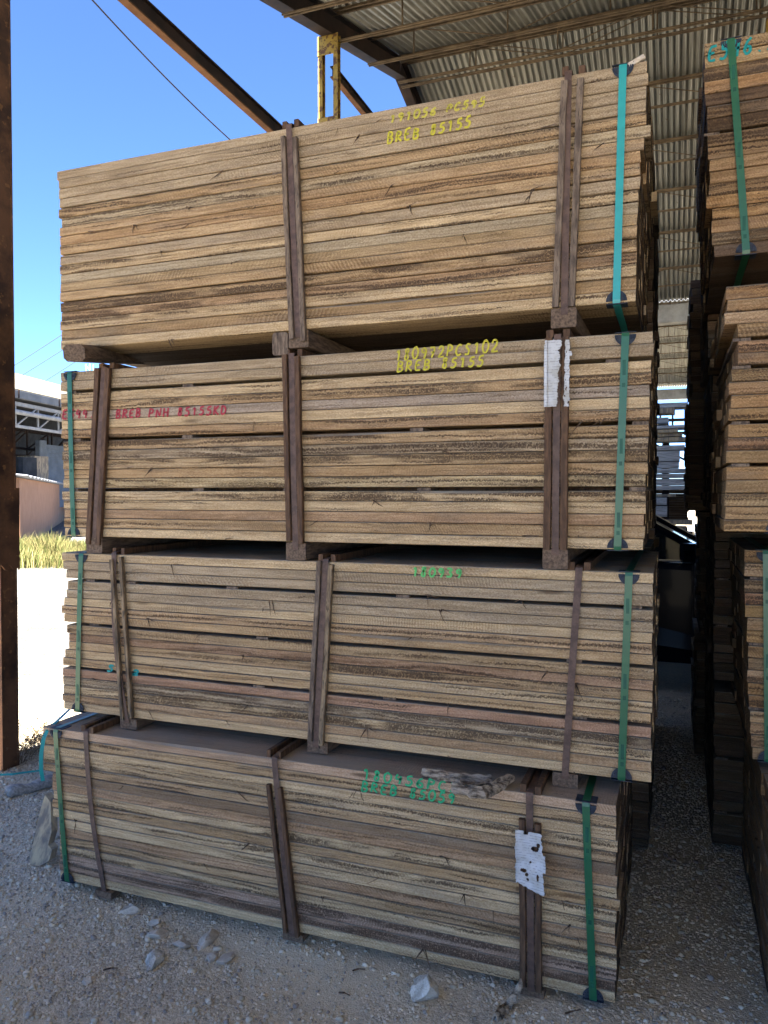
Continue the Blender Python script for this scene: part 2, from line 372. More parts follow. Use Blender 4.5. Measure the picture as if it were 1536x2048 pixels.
# loose gravel, one object
def mat_pebble():
    t = NT('gravel_stones')
    g = t.t.nodes.new('ShaderNodeNewGeometry')
    r = g.outputs['Random Per Island']
    c = t.mix(r, (0.40, 0.345, 0.25), (0.68, 0.60, 0.455))
    c = t.mix(t.ramp(t.m('FRACT', t.m('MULTIPLY', r, 17.0)), 0.80, 0.9), c, (0.30, 0.265, 0.225))
    return t.fin(c, 0.9, None, 0, 0.2)
def gravel():
    rng = np.random.default_rng(5)
    ico = np.array([(0,0,1),(.894,0,.447),(.276,.851,.447),(-.724,.526,.447),(-.724,-.526,.447),(.276,-.851,.447),(.724,.526,-.447),(-.276,.851,-.447),(-.894,0,-.447),(-.276,-.851,-.447),(.724,-.526,-.447),(0,0,-1)])
    tri = np.array([(0,1,2),(0,2,3),(0,3,4),(0,4,5),(0,5,1),(1,6,2),(2,7,3),(3,8,4),(4,9,5),(5,10,1),(6,7,2),(7,8,3),(8,9,4),(9,10,5),(10,6,1)])
    pts = []
    while len(pts) < 60000:
        y = rng.uniform(0.95, 6.3) if rng.random() < .9 else rng.uniform(4.0, 6.3); x = rng.uniform(-4.2, 0.75)
        if x < -1.14 * y - 0.1 or (y > 3.9 and not -0.55 < x < 0.45): continue
        n = mnoise.noise(Vector((x * 1.1, y * 1.1, 4.0))) + 0.55 * mnoise.noise(Vector((x * 3.7, y * 3.7, 1.0)))
        keep = 0.62 + 1.0 * n + (0.55 if x < -1.55 - 0.25 * (y - 2) else -0.12) + (0.25 if x > -0.1 else 0)
        if rng.random() > keep: continue
        if 2.4 < y < 5.2 and -2.1 < x < -0.15: continue
        pts.append((x, y))
    pts = np.array(pts); n = len(pts)
    size = np.clip(rng.lognormal(math.log(0.0034), 0.46, n), 0.0016, 0.012)
    z = np.array([ground_h(a, b) for a, b in pts])
    V = ico[None] * rng.uniform(0.6, 1.25, (n, 12, 1)) * size[:, None, None]
    V[:, :, 2] *= rng.uniform(0.5, 0.9, (n, 1)); V[:, :, 0] *= rng.uniform(0.8, 1.5, (n, 1))
    a = rng.uniform(0, 6.28, n); ca, sa = np.cos(a)[:, None], np.sin(a)[:, None]
    X = V[:, :, 0] * ca - V[:, :, 1] * sa; Yv = V[:, :, 0] * sa + V[:, :, 1] * ca
    co = np.stack([X + pts[:, 0:1], Yv + pts[:, 1:2], V[:, :, 2] + z[:, None] + size[:, None] * 0.25], -1).reshape(-1, 3)
    fc = (tri[None] + (np.arange(n) * 12)[:, None, None]).reshape(-1, 3)
    me = bpy.data.meshes.new('gravel')
    me.vertices.add(len(co)); me.vertices.foreach_set('co', co.astype(np.float32).ravel())
    me.loops.add(fc.size); me.loops.foreach_set('vertex_index', fc.astype(np.int32).ravel())
    me.polygons.add(len(fc)); me.polygons.foreach_set('loop_start', np.arange(0, fc.size, 3, dtype=np.int32))
    me.polygons.foreach_set('loop_total', np.full(len(fc), 3, dtype=np.int32))
    me.update(); me.validate(); me.materials.append(mat_pebble())
    o = bpy.data.objects.new('gravel', me); C.objects.link(o)
    tag(o, 'loose grey gravel scattered over the dusty ground before the timber', 'gravel', kind='stuff')
gravel()

# ------------------------------------------------------------------ the shed
XL, XR = -3.3, 8.7
RIDGE_Y, RIDGE_Z, EAVE_Z, HALF, SL = 9.31, 7.02, 5.13, 6.3, 0.30
shed = thing('storage_shed', (XL, 3.3, 0), 'open sided steel shed with corrugated metal roof over the timber piles', 'shed')
def mat_corrugated():
    t = NT('corrugated_sheet')
    P = t.t.nodes.new('ShaderNodeTexCoord').outputs['Object']
    sp = t.t.nodes.new('ShaderNodeSeparateXYZ'); t.put(sp.inputs[0], P)
    sheet = t.n('TexWhiteNoise', {'noise_dimensions': '1D'}, W=t.m('FLOOR', t.m('DIVIDE', sp.outputs[0], 0.836)))
    st = t.noise(t.vm('MULTIPLY', P, (22, 0.7, 1)), 1.0, 4, 0.7)
    c = t.mix(t.ramp(st, 0.3, 0.7), (0.11, 0.107, 0.090), (0.36, 0.345, 0.295))
    c = t.mix(t.m('MULTIPLY', sheet, 0.5), c, (0.20, 0.205, 0.19))
    ru = t.ramp(t.noise(t.vm('MULTIPLY', P, (9, 0.5, 1)), 1.0, 5, 0.7), 0.63, 0.74)
    c = t.mix(t.m('MULTIPLY', ru, 0.65), c, (0.13, 0.075, 0.04))
    lap = t.m('GREATER_THAN', t.m('FRACT', t.m('DIVIDE', sp.outputs[1], 2.05)), 0.985)
    c = t.mix(t.m('MULTIPLY', lap, 0.7), c, (0.03, 0.028, 0.024))
    bolt = t.m('MULTIPLY', t.ramp(t.noise(P, 14, 2), 0.68, 0.74), 0.7)
    c = t.mix(bolt, c, (0.10, 0.06, 0.035))
    return t.fin(c, 0.36, None, 0.6, 0.5)
M['sheet'] = mat_corrugated()
def roof_slope(y0, z0, y1, z1):
    PITCHW, A, SEG = 0.076, 0.017, 8
    n = int((XR - XL + 0.1) / PITCHW * SEG); b = MB(); rows = 6
    for j in range(rows + 1):
        f = j / rows
        for i in range(n + 1):
            x = XL - 0.1 + i * PITCHW / SEG
            k = int((x + 20) / 0.836)
            dz = 0.007 * math.sin(k * 12.9898 + j * 0.7) + 0.004 * math.sin(j * 3 + k)
            b.v.append((x, y0 + (y1 - y0) * f, z0 + (z1 - z0) * f + A * math.sin(2 * math.pi * i / SEG) + dz))
    b.f = [(j*(n+1)+i, j*(n+1)+i+1, (j+1)*(n+1)+i+1, (j+1)*(n+1)+i) for j in range(rows) for i in range(n)]
    b.m = [0] * len(b.f)
    b.build('roof_sheeting', M['sheet'], shed, smooth=True)
def purlin(y, z, lattice=True):
    b = MB(); h = 0.30 if lattice else 0.0
    for dy in (-0.028, 0.028):
        b.bar((XL, y + dy, z), (XR, y + dy, z), 0.022, 0.028)
    if lattice:
        for dy in (-0.018, 0.018): b.bar((XL, y + dy, z - h), (XR, y + dy, z - h), 0.016, 0.016)
        x = XL + 0.5 + (y * 0.37) % 0.6; k = 0
        while x < XR - 1.1:
            b.tube([(x, y, z), (x, y, z - h)], 0.009, 5)
            b.tube([(x, y, z - h), (x + 1.05, y, z)] if k % 2 else [(x, y, z), (x + 1.05, y, z - h)], 0.007, 5)
            x += 1.05; k += 1
    b.build('purlin', M['purlin'], shed)
for bay in (-1, 0, 1):
    ry = RIDGE_Y + 12.6 * bay; ye0, ye1 = ry - HALF, ry + HALF
    if bay < 0: ye0 = ry - 5.6
    roof_slope(ye0, RIDGE_Z - SL * (ry - ye0), ry, RIDGE_Z); roof_slope(ry, RIDGE_Z, ye1, EAVE_Z)
    b = MB()
    for sg in (-1, 1): b.prism([(XL - .1, ry, RIDGE_Z + .05), (XR + .1, ry, RIDGE_Z + .05), (XR + .1, ry + sg * .3, RIDGE_Z - .05), (XL - .1, ry + sg * .3, RIDGE_Z - .05)], (0, 0, 0), (0, 0, .003))
    b.build('ridge_cap', M['sheet'], shed)
    for k in range(6):
        d = 0.06 + k * 1.02
        if bay >= 0 or k < 6: purlin(ry - d, RIDGE_Z - SL * d - 0.042, bay >= 0)
        purlin(ry + d, RIDGE_Z - SL * d - 0.042, bay >= 0)
    for X in (XL, XR):
        for sgn in (-1, 1):
            b = MB(); off = 0.165
            b.ibeam((X, ry + sgn * 0.01, RIDGE_Z - off), (X, ry + sgn * (HALF if bay >= 0 or sgn > 0 else 5.6), RIDGE_Z - SL * (HALF if bay >= 0 or sgn > 0 else 5.6) - off), 0.13, 0.22)
            b.build('rafter', M['rust_dark'], shed)
for k, Y in enumerate((3.01, 15.61, 28.21)):
    b = MB(); b.bar((XL, Y, EAVE_Z - 0.26), (XR, Y, EAVE_Z - 0.26), 0.22, 0.34, ch=0.05)
    for i in range(8): b.box((XL + 0.66 + i * 1.5, Y - 0.114, EAVE_Z - 0.43), (XL + 0.68 + i * 1.5, Y - 0.111, EAVE_Z - 0.09), 0)
    b.build('gutter_beam', M['concrete'], shed)
# rusty column beside the pile, with a torn cover plate half way
def laced_column(x, y, top, mat, w=0.20, d=0.07):
    b = MB()
    for s in (-1, 1):
        b.ibeam((x + s * (w / 2 - 0.028), y, 0), (x + s * (w / 2 - 0.028), y, top), 0.05, d, 0.008, up=(0, 1, 0))
    z = top - 0.2 - 0.95 * 6 - 0.78
    while z < top - 0.6:
        b.box((x - w/2 + 0.002, y - d/2 - 0.008, z), (x + w/2 - 0.002, y - d/2 - 0.0005, z + 0.16)); z += 0.95
    b.box((x - w/2, y - d/2 - 0.009, top - 0.2), (x + w/2, y - d/2 - 0.0008, top - 0.01))
    return b.build('column', mat, shed)
pc = on_z(6, 1552, 0.0)
cx1 = pc.x; cy = pc.y
b = MB()
b.ibeam((cx1 - 0.08, cy + 0.055, -0.05), (cx1 - 0.08, cy + 0.055, EAVE_Z - 0.44), 0.16, 0.11, 0.010, up=(0, 1, 0))
b.box((cx1 - 0.012, cy + 0.011, -0.05), (cx1 - 0.004, cy + 0.099, EAVE_Z - 0.44))
col = b.build('column', M['rust'], shed)
xp = cx1 + 0.006; pt = on_x(37, 976, xp); pb = on_x(36, 1140, xp)
poly = [Vector((xp, cy - 0.03, pt.z)), Vector((xp, pt.y, pt.z))]
for i in range(9): poly.append(Vector((xp, pt.y + R.uniform(-.008, .006), pt.z + (pb.z - pt.z) * (0.72 + 0.035 * i))))
for i in range(10): poly.append(Vector((xp, pt.y - (i + 1) * (pt.y - cy + 0.03) / 10.5, pb.z + R.uniform(0, .04))))
cp = MB().prism(poly, (0, 0, 0), (0.007, 0, 0)); cp.box((cx1 - 0.2, cy - 0.036, pb.z + .02), (cx1 + 0.005, cy - 0.030, pt.z))
cp.build('cover_plate', M['rust'], col)
for Y in (7.17, 11.4): laced_column(XL, Y, RIDGE_Z - SL * abs(Y - RIDGE_Y) - 0.28, M['yellow_paint'], 0.225)
laced_column(0.99, 9.45, RIDGE_Z - 0.36, M['yellow_paint'], 0.22)
for X, Y in ((XL, 15.6), (XL, 21.9), (XL, 28.2), (2.7, 15.6), (2.7, 28.2), (XL, -3.3), (XR, 3.0), (XR, 9.3), (XR, 15.6), (XR, 21.9), (XR, 28.2), (XR, -3.3)):
    MB().ibeam((X, Y, -0.05), (X, Y, EAVE_Z - 0.44 if X != 2.7 else EAVE_Z - 0.44), 0.2, 0.18, 0.012, up=(0, 1, 0)).build('column', M['rust_dark'], shed)
# crane rail beams along the open side
def crane_beam(x, y0, y1, z, w=0.06, h=0.125):
    b = MB(); t = 0.012
    b.bar((x, y0, z), (x, y1, z), t, h - 2 * t, ch=.05); b.bar((x, y0, z + h/2 - t/2), (x, y1, z + h/2 - t/2), w, t, ch=.05)
    o = b.build('crane_beam', M['rust_dark'], shed)
    MB().bar((x, y0, z - h/2 + t/2), (x, y1, z - h/2 + t/2), w, t, ch=.05).build('beam_flange', M['lit_rust_mast'], o)  # lower flange coloured orange for light bounced up from the ground
crane_beam(XL, -6.5, 27, 4.68)
crane_beam(XL - 0.02, 7.30, 27, 5.82, 0.06, 0.115)
# clerestory grid on the back side
b = MB()
for z in (3.55, 4.0, 4.45): b.bar((XL, 28.3, z), (XR, 28.3, z), 0.08, 0.10)
for i in range(30): b.bar((XL + 0.4 * i, 28.3, 3.55), (XL + 0.4 * i, 28.3, 4.45), 0.06, 0.09, up=(0, 1, 0))
for i in range(6): b.bar((XL + 2 * i, 28.35, 3.55), (XL + 2 * i + 2, 28.35, 2.4), 0.05, 0.07)
b.build('back_grid', M['rust_dark'], shed)
# right hand side cladding, in the dark
b = MB(); n = 400
for i in range(n + 1):
    y = -6.6 + 34.8 * i / n
    for z in (0, 4.6): b.v.append((XR + 0.13 + 0.012 * math.sin(i * math.pi / 2), y, z))
b.f = [(2*i, 2*i+2, 2*i+3, 2*i+1) for i in range(n)]; b.m = [0] * n
b.build('side_cladding', M['sheet'], shed)

# ------------------------------------------------------------------ timber bundles
TAN, PALE, RED, GREY, DARK, HONEY = (0.49, 0.347, 0.196), (0.60, 0.455, 0.272), (0.46, 0.310, 0.185), (0.44, 0.346, 0.228), (0.28, 0.198, 0.124), (0.48, 0.330, 0.178)
def pick(rng, pal):
    c = rng.choices([p[0] for p in pal], [p[1] for p in pal])[0]; k = rng.uniform(0.85, 1.15)
    return tuple(q * k * rng.uniform(0.97, 1.03) for q in c)
STROKES = {
 '0': [[(.5,1),(.15,.8),(.05,.45),(.25,.05),(.6,.0),(.9,.35),(.9,.75),(.6,1),(.5,1)]], '1': [[(.25,.75),(.6,1),(.5,0)]],
 '2': [[(.1,.75),(.35,1),(.75,.95),(.8,.65),(.4,.3),(.05,.02),(.95,.08)]], '3': [[(.1,.9),(.5,1),(.8,.8),(.4,.55),(.85,.35),(.6,.03),(.05,.08)]],
 '4': [[(.45,1),(.08,.45),(.9,.5)],[(.75,.8),(.65,0)]], '5': [[(.9,1),(.35,.95),(.25,.58),(.7,.6),(.85,.3),(.5,.0),(.05,.1)]],
 '6': [[(.8,1),(.35,.75),(.1,.3),(.4,.0),(.8,.15),(.75,.45),(.4,.5),(.15,.3)]], '7': [[(.1,.95),(.9,1),(.4,0)],[(.25,.5),(.75,.52)]],
 '8': [[(.8,.85),(.5,1),(.2,.8),(.75,.35),(.55,.0),(.15,.15),(.3,.45),(.8,.85)]], '9': [[(.85,.75),(.5,1),(.15,.75),(.4,.5),(.85,.75),(.7,.3),(.5,0)]],
 'B': [[(.2,1),(.1,0)],[(.2,1),(.75,.9),(.75,.62),(.2,.52),(.85,.38),(.7,.05),(.1,0)]], 'R': [[(.2,1),(.1,0)],[(.2,1),(.75,.92),(.75,.6),(.18,.5),(.9,0)]],
 'E': [[(.9,1),(.2,.98),(.1,0),(.85,.04)],[(.15,.5),(.7,.54)]], 'P': [[(.25,1),(.1,0)],[(.25,1),(.85,.85),(.75,.5),(.18,.45)]],
 'C': [[(.9,.85),(.6,1),(.2,.75),(.08,.3),(.4,.0),(.85,.15)]], 'S': [[(.85,.9),(.5,1),(.2,.78),(.75,.42),(.6,.05),(.1,.08)]],
 'N': [[(.1,0),(.2,1),(.75,0),(.9,1)]], 'H': [[(.2,1),(.1,0)],[(.9,1),(.8,0)],[(.15,.5),(.85,.52)]], 'K': [[(.2,1),(.1,0)],[(.9,1),(.18,.5),(.9,0)]],
 'D': [[(.2,1),(.1,0),(.7,.1),(.9,.5),(.7,.9),(.2,1)]], '.': [[(.45,.05),(.55,.12)]], ' ': []}

class Bundle:
    def __init__(s, label, group, xl, xr, yf, depth, z0, z1, layers, cols, gaps, seed, pal, streak=(0.1, 0.75), ljit=0.003, special=None, gapw=0.010, xl_fn=None, xr_fn=None, detail=True):
        rng = s.rng = random.Random(seed); s.yf, s.depth, s.z0, s.z1, s.xl, s.xr = yf, depth, z0, z1, xl, xr
        s.root = thing('lumber_bundle', ((xl + xr) / 2, yf + depth / 2, z0), label, 'lumber bundle', group)
        org = wloc(s.root); special = special or {}
        w = depth / cols
        hs = [rng.uniform(0.94, 1.06) for _ in range(layers)]
        hh = (z1 - z0 - len(gaps) * gapw - layers * 0.0014) / sum(hs)
        zt = z1; s.layer = []
        inner = {}
        for L in range(layers):                       # from the top down
            h = hs[L] * hh; zc = zt - h / 2
            fr = rng.uniform(0, 0.007) if detail else rng.uniform(0, 0.02)
            xa = xl + (xl_fn(L / (layers - 1)) if xl_fn else 0); xb = xr + (xr_fn(L / (layers - 1)) if xr_fn else 0)
            col, stk = special.get(L, (None, None))
            for c in range(cols):
                a = xa + rng.uniform(-ljit, ljit); e = xb + rng.uniform(-ljit, ljit)
                if rng.random() < 0.07: e += rng.uniform(-0.012, 0.02)
                if rng.random() < 0.07: a += rng.uniform(-0.015, 0.012)
                if c == 0 or c == cols - 1:
                    fill = gapw - 0.001 if (c == cols - 1 and (L - 1) in gaps) else 0.0  # rear boards thickened to stop light showing through the gap
                    me = s.board_mesh(e - a, w - (0.002 if c == 0 else 0.006), h + fill, rng, c == 0 and detail)
                    ob = bpy.data.objects.new('board', me)
                    sx = 1
                else:
                    key = (c % 2)
                    if key not in inner: inner[key] = s.board_mesh(1.0, w - 0.006, 1.0, rng, False)
                    ob = bpy.data.objects.new('board', inner[key]); ob.scale = (e - a, 1, h)
                C.objects.link(ob); ob.parent = s.root
                ob.location = Vector((a, yf + c * w + (fr if c == 0 else 0.001), zc + (fill / 2 if c in (0, cols - 1) else 0))) - org
                cc = col if (col and c == 0) else pick(rng, pal)
                if L == layers - 1 and c > 0: cc = (0.11, 0.075, 0.05)  # underside boards coloured dark to stand in for shade
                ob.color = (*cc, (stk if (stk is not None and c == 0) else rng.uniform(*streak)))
            s.layer.append((zc + h / 2, zc - h / 2, yf + fr))
            zt -= h + 0.0014
            if L in gaps:
                for xs in gaps[L]:
                    q = 0.022; mb = MB().bar((xs, yf + rng.uniform(.002, .02), zt - gapw / 2), (xs, yf + depth - 0.01, zt - gapw / 2), 0.045, gapw - 0.0008)
                    mb.build('spacer_or_blocker', M['batten_grey'], s.root)
                MB().bar((xl + 0.03, yf + depth * 0.14, zt - gapw / 2), (xr - 0.03, yf + depth * 0.14, zt - gapw / 2), 0.05, gapw - 0.0008).build('spacer_or_blocker', M['batten'], s.root)  # unseen lengthwise bar added to block light through the gap
                zt -= gapw
    def board_mesh(s, L, w, h, rng, fancy):
        n = 18 if fancy else 1
        c = rng.uniform(0.0012, 0.0028) if h < 0.5 else 0.05
        cy_ = 0.0024
        v = []; f = []
        wob = rng.uniform(0, 100); wane = rng.random() < 0.16 and fancy; wx = rng.uniform(0.1, 0.8); up = rng.random() < 0.5
        for i in range(n + 1):
            x = L * i / n
            if fancy:
                a1 = 0.0013 * mnoise.noise(Vector((x * 2.5, wob, 0))); a2 = 0.0013 * mnoise.noise(Vector((x * 2.5, wob, 7)))
                yy = 0.002 * mnoise.noise(Vector((x * 2, wob, 3)))
                k = max(0.0, 1 - abs(x / L - wx) * 5) * 0.008 if wane else 0
            else: a1 = a2 = yy = k = 0
            kt, kb = (k, 0) if up else (0, k)
            v += [(x, yy, -h/2 + c + kb + a1), (x, yy, h/2 - c - kt + a2), (x, cy_ + kt + yy, h/2 - 0.0002), (x, w, h/2 - 0.0002), (x, w, -h/2 + 0.0002), (x, cy_ + kb + yy, -h/2 + 0.0002)]
        for i in range(n):
            for j in range(6): f.append((i*6+j, i*6+6+j, i*6+6+(j+1) % 6, i*6+(j+1) % 6))
        f += [tuple(range(6)), tuple(range(n*6+5, n*6-1, -1))]
        if fancy:                                     # slightly out-of-square ends
            sk = rng.uniform(-0.0025, 0.0025)
            v = [(x + (sk * (z / h) if i < 6 or i >= n*6 else 0), y, z) for i, (x, y, z) in enumerate(v)]
        me = bpy.data.meshes.new('board'); me.from_pydata(v, [], f); me.materials.append(M['board']); me.update()
        return me
    def front(s, z):
        for a, b, y in s.layer:
            if b - 0.002 <= z <= a + 0.002: return y
        return s.yf
    def px(s, x, y): return on_y(x, y, s.yf)
    def wrap(s, x0, x1, off=0.003, bulge=0.0, zb=None, zt=None, back=True, mid=None, yo=0.0):
        """path of a strap: over the top, down the front, under the bottom"""
        zt = s.z1 + 0.003 if zt is None else zt; zb = s.z0 - 0.003 if zb is None else zb
        p = [Vector((x0, s.yf + s.depth, zt)), Vector((x0, s.yf + 0.06, zt)), Vector((x0, s.yf + 0.012, zt)), Vector((x0, s.yf - off + 0.002, zt - 0.004)), Vector((x0, s.yf - off, zt - 0.014))]
        for i in range(1, 10):
            f = i / 10; z = zt - 0.014 + (zb - zt + 0.028) * f
            xx = x0 + (x1 - x0) * f + (mid or 0) * math.sin(math.pi * f)
            p.append(Vector((xx, s.yf - off - bulge * math.sin(math.pi * f) - yo, z)))
        p += [Vector((x1, s.yf - off, zb + 0.014)), Vector((x1, s.yf - off + 0.002, zb + 0.004)), Vector((x1, s.yf + 0.012, zb)), Vector((x1, s.yf + 0.06, zb)), Vector((x1, s.yf + s.depth, zb))]
        return p
    def green_strap(s, top, bot, mat='green', width=0.0215, prot=True, marks=True):
        x0, x1 = s.px(*top).x, s.px(*bot).x
        b = MB(); path = s.wrap(x0, x1, 0.0035, 0.002); b.ribbon(path, (1, 0, 0), width, 0.0012)
        if marks:
            for f in (0.16, 0.24, 0.52, 0.60, 0.86, 0.92):
                z = s.z1 + (s.z0 - s.z1) * f; xx = x0 + (x1 - x0) * f; y = s.yf - 0.0035 - 0.002 * math.sin(math.pi * f) - 0.0012
                hgt = 0.022 if f in (0.16, 0.52, 0.86) else 0.006
                b.box((xx - 0.0045, y - 0.0004, z - hgt), (xx + 0.0045, y + 0.0003, z + hgt), 1)
        o = b.build('plastic_strap', [M[mat], M['ink']], s.root)
        if prot:
            for xx, z, sg in ((x0, s.z1, -1), (x1, s.z0, 1)):
                q = MB(); r = 0.030
                poly = [Vector((xx + r * math.cos(a), s.yf - 0.002, z + sg * (0.006 + r * 1.05 * abs(math.sin(a))))) for a in [math.pi * i / 12 for i in range(13)]]
                if sg < 0: poly.reverse()
                q.prism(poly[::-1], (0, 0, 0), (0, 0.0015, 0))
                for k in (-0.026, -0.021, -0.016, 0.016, 0.021, 0.026):
                    hz = r * 0.9 * math.sqrt(max(0.05, 1 - (k / r) ** 2))
                    q.bar((xx + k, s.yf - 0.003, z + sg * 0.006), (xx + k, s.yf - 0.003, z + sg * hz), 0.0035, 0.003, up=(0, 1, 0))
                q.box((xx - r, s.yf - 0.002, z - (0 if sg < 0 else 0.0022)), (xx + r, s.yf + 0.05, z + (0.0022 if sg < 0 else 0)))
                q.build('corner_protector', M['protector'], s.root)
    def banded(s, top, bot, mat='batten', ts=None, bs=None, width=0.066, strap=True, batten=True, mid=0.0, skid=0.0, split=None, sw=0.021, btop=None, sdx=(0, 0), upper=True):
        """steel band over a pair of upright battens; optional skid below"""
        x0, x1 = s.px(*top).x, s.px(*bot).x
        zt = s.z1 if ts is None else s.px(*ts).z; zb = s.z0 if bs is None else s.px(*bs).z
        F_ = lambda z: x0 + (x1 - x0) * (s.z1 - z) / (s.z1 - s.z0)
        bw = (width - sw * 1.3) / 2; th = 0.017
        if batten:
            for sg in (-1, 1):
                o_ = sg * (sw * 0.65 + bw / 2); dz = s.rng.uniform(-0.008, 0.006)
                b = MB(); n = 6; pts = []
                for i in range(n + 1):
                    z = zt + dz + (zb - zt) * i / n
                    pts.append(Vector((F_(z) + o_ + s.rng.uniform(-.0012, .0012), s.yf - th / 2 - 0.0008, z)))
                for i in range(n): b.bar(pts[i], pts[i+1], bw, th, up=(0, 1, 0), ch=0.1)
                b.build('batten', M[mat] if not isinstance(mat, tuple) else M[mat[0 if sg < 0 else 1]], s.root)
        if upper:
            for sg in (-1, 1):
                o_ = sg * (sw * 0.65 + bw / 2)
                MB().bar((x0 + o_, s.yf + s.rng.uniform(-.004, .012), s.z1 + 0.0125), (x0 + o_, s.yf + s.depth, s.z1 + 0.0125), bw, 0.024, ch=0.08).build('batten', M['batten'], s.root)
        if skid:
            MB().bar((x1, s.yf + s.rng.uniform(-.01, .004), s.z0 - skid / 2 - 0.001), (x1, s.yf + s.depth + .01, s.z0 - skid / 2 - 0.001), 0.075, skid - 0.002, ch=0.06).build('skid', M['skid'], s.root)
        if strap:
            p = s.wrap(x0 + sdx[0], x1 + sdx[1], (th * 0.5 if batten else 0.002), 0.002 if batten else 0.004, mid=mid, zt=s.z1 + (0.012 if upper else 0.003), zb=s.z0 - (skid * 0.5 if skid else 0.003), yo=0)
            MB().ribbon(p, (1, 0, 0), sw, 0.0014).build('steel_strap', M['steel'], s.root)
    def text(s, txt, a, b, hpx, mat, lw=0.0055, slant=0.12, jit=0.05):
        if ' ' in txt:
            i = 0
            for wd in txt.split(' '):
                f0, f1 = i / len(txt), (i + len(wd)) / len(txt)
                s.text(wd, (a[0] + (b[0]-a[0])*f0, a[1] + (b[1]-a[1])*f0), (a[0] + (b[0]-a[0])*f1, a[1] + (b[1]-a[1])*f1), hpx, mat, lw, slant, jit); i += len(wd) + 1
            return
        pa, pb = s.px(*a), s.px(*b); hz = hpx / F * (s.yf / ray(*a).y)
        n = len(txt); ex = (pb - pa) / n; mb = MB(); rng = random.Random(len(txt) * 7 + int(a[0]))
        for i, chx in enumerate(txt):
            dz = rng.uniform(-jit, jit) * hz; k = rng.uniform(0.9, 1.08)
            for st in STROKES.get(chx, []):
                pts = []
                for (u, v) in st:
                    q = pa + ex * (i + 0.08 + 0.78 * (u + slant * v)); pts.append((q.x, q.z + dz + hz * v * k))
                # resample and smooth
                res = []
                for j in range(len(pts) - 1):
                    m_ = 4
                    for r_ in range(m_):
                        f = r_ / m_; res.append((pts[j][0] + (pts[j+1][0]-pts[j][0])*f, pts[j][1] + (pts[j+1][1]-pts[j][1])*f))
                res.append(pts[-1])
                for _ in range(2):
                    res = [res[0]] + [((res[j-1][0]+2*res[j][0]+res[j+1][0])/4, (res[j-1][1]+2*res[j][1]+res[j+1][1])/4) for j in range(1, len(res)-1)] + [res[-1]]
                vs = []
                for j, (x, z) in enumerate(res):
                    x0, z0 = res[max(j-1, 0)]; x1, z1 = res[min(j+1, len(res)-1)]
                    dx, dz_ = x1 - x0, z1 - z0; l = math.hypot(dx, dz_) or 1; nx, nz = -dz_ / l, dx / l
                    w_ = lw * rng.uniform(0.8, 1.15) / 2
                    for sg in (-1, 1):
                        X_, Z_ = x + nx * w_ * sg, z + nz * w_ * sg
                        vs.append((X_, s.front(z) - 0.0028, Z_))
                mb.add(vs, [(2*j, 2*j+1, 2*j+3, 2*j+2) for j in range(len(res)-1)])
        return mb.build('painted_lettering', M[mat], s.root)
    def splinters(s, n, mat='fibre', xr=None):
        rng = s.rng
        for _ in range(n):
            x = rng.uniform(s.xl + 0.1, s.xr - 0.1) if not xr else rng.uniform(*xr); L = rng.choice(s.layer); z = L[1] + rng.uniform(0, 0.004)
            b = MB()
            for k in range(rng.choice((1, 1, 2, 3))):
                l = rng.uniform(0.012, 0.06); a = rng.uniform(-2.6, -0.3) if rng.random() < .7 else rng.uniform(-0.3, 0.2)
                p = [Vector((x, L[2] + 0.001, z))]
                for i in range(1, 6):
                    f = i / 5; aa = a + rng.uniform(-.25, .25) * f
                    p.append(p[-1] + Vector((math.cos(aa) * l / 5, -0.0035 * math.sin(f * 3.1), math.sin(aa) * l / 5)))
                b.tube(p, rng.uniform(0.0012, 0.0032), 4, taper=0.3); x += rng.uniform(-.012, .012)
            b.build('splinter', M[mat], s.root)

PAL_TOP = [(TAN, 4), (PALE, 3), (GREY, 5), (HONEY, 0.3), (RED, 0.4)]
PAL_MID = [(TAN, 5), (PALE, 3), (GREY, 1.5), (HONEY, 2.2), (RED, 0.8)]
PAL_LOW = [(TAN, 5), (PALE, 3), (GREY, 1.8), (HONEY, 1.6), (RED, 1.3), (DARK, 0.6)]
GL = 'timber bundles stacked four high in the left pile'
GR = 'timber bundles stacked in the front right pile'
GB = 'timber bundles stacked in the dark pile further back'
YF = 2.355
def X_(px, py, Y): return on_y(px, py, Y).x
def Z_(px, py, Y): return on_y(px, py, Y).z

# --- B1, topmost left
x0, x1 = X_(119, 500, YF), X_(1290, 300, YF)
gx_ = [X_(p, 400, YF) for p in (560, 835, 1200)]
B1 = Bundle('topmost bundle of the left pile, grey brown boards with bright turquoise strap', GL, x0, x1, YF, 0.88, 2.053, 2.738, 19, 5,
    {3: [X_(555, 400, YF), X_(1042, 250, YF), X_(1290, 200, YF) - 0.03], 8: [X_(560, 450, YF), X_(1025, 380, YF)], 13: [X_(570, 570, YF), X_(1060, 500, YF)]}, 11, PAL_TOP, (0.1, 0.8),
    special={0: (GREY, 0.05), 1: (GREY, 0.35), 2: (GREY, 0.1), 3: (GREY, 0.1), 4: (TAN, 0.7), 8: (TAN, 0.05), 10: (PALE, .75), 13: (TAN, 0.4), 14: (TAN, 0.95), 16: (PALE, 0.6), 18: (PALE, 0.5)}, gapw=0.004,
    xr_fn=lambda f: -0.006 - 0.018 * f + (0.012 if f < 0.35 else 0))
B1.green_strap((1246, 130), (1233, 608), 'teal', marks=False)
B1.banded((580, 262), (598, 690), 'batten_grey', ts=(580, 276), bs=(598, 680), skid=0.060, width=0.062)
B1.banded((1147, 148), (1128, 612), 'batten_grey', ts=(1147, 160), bs=(1128, 612), skid=0.060, width=0.066, sdx=(-0.014, 0.002))
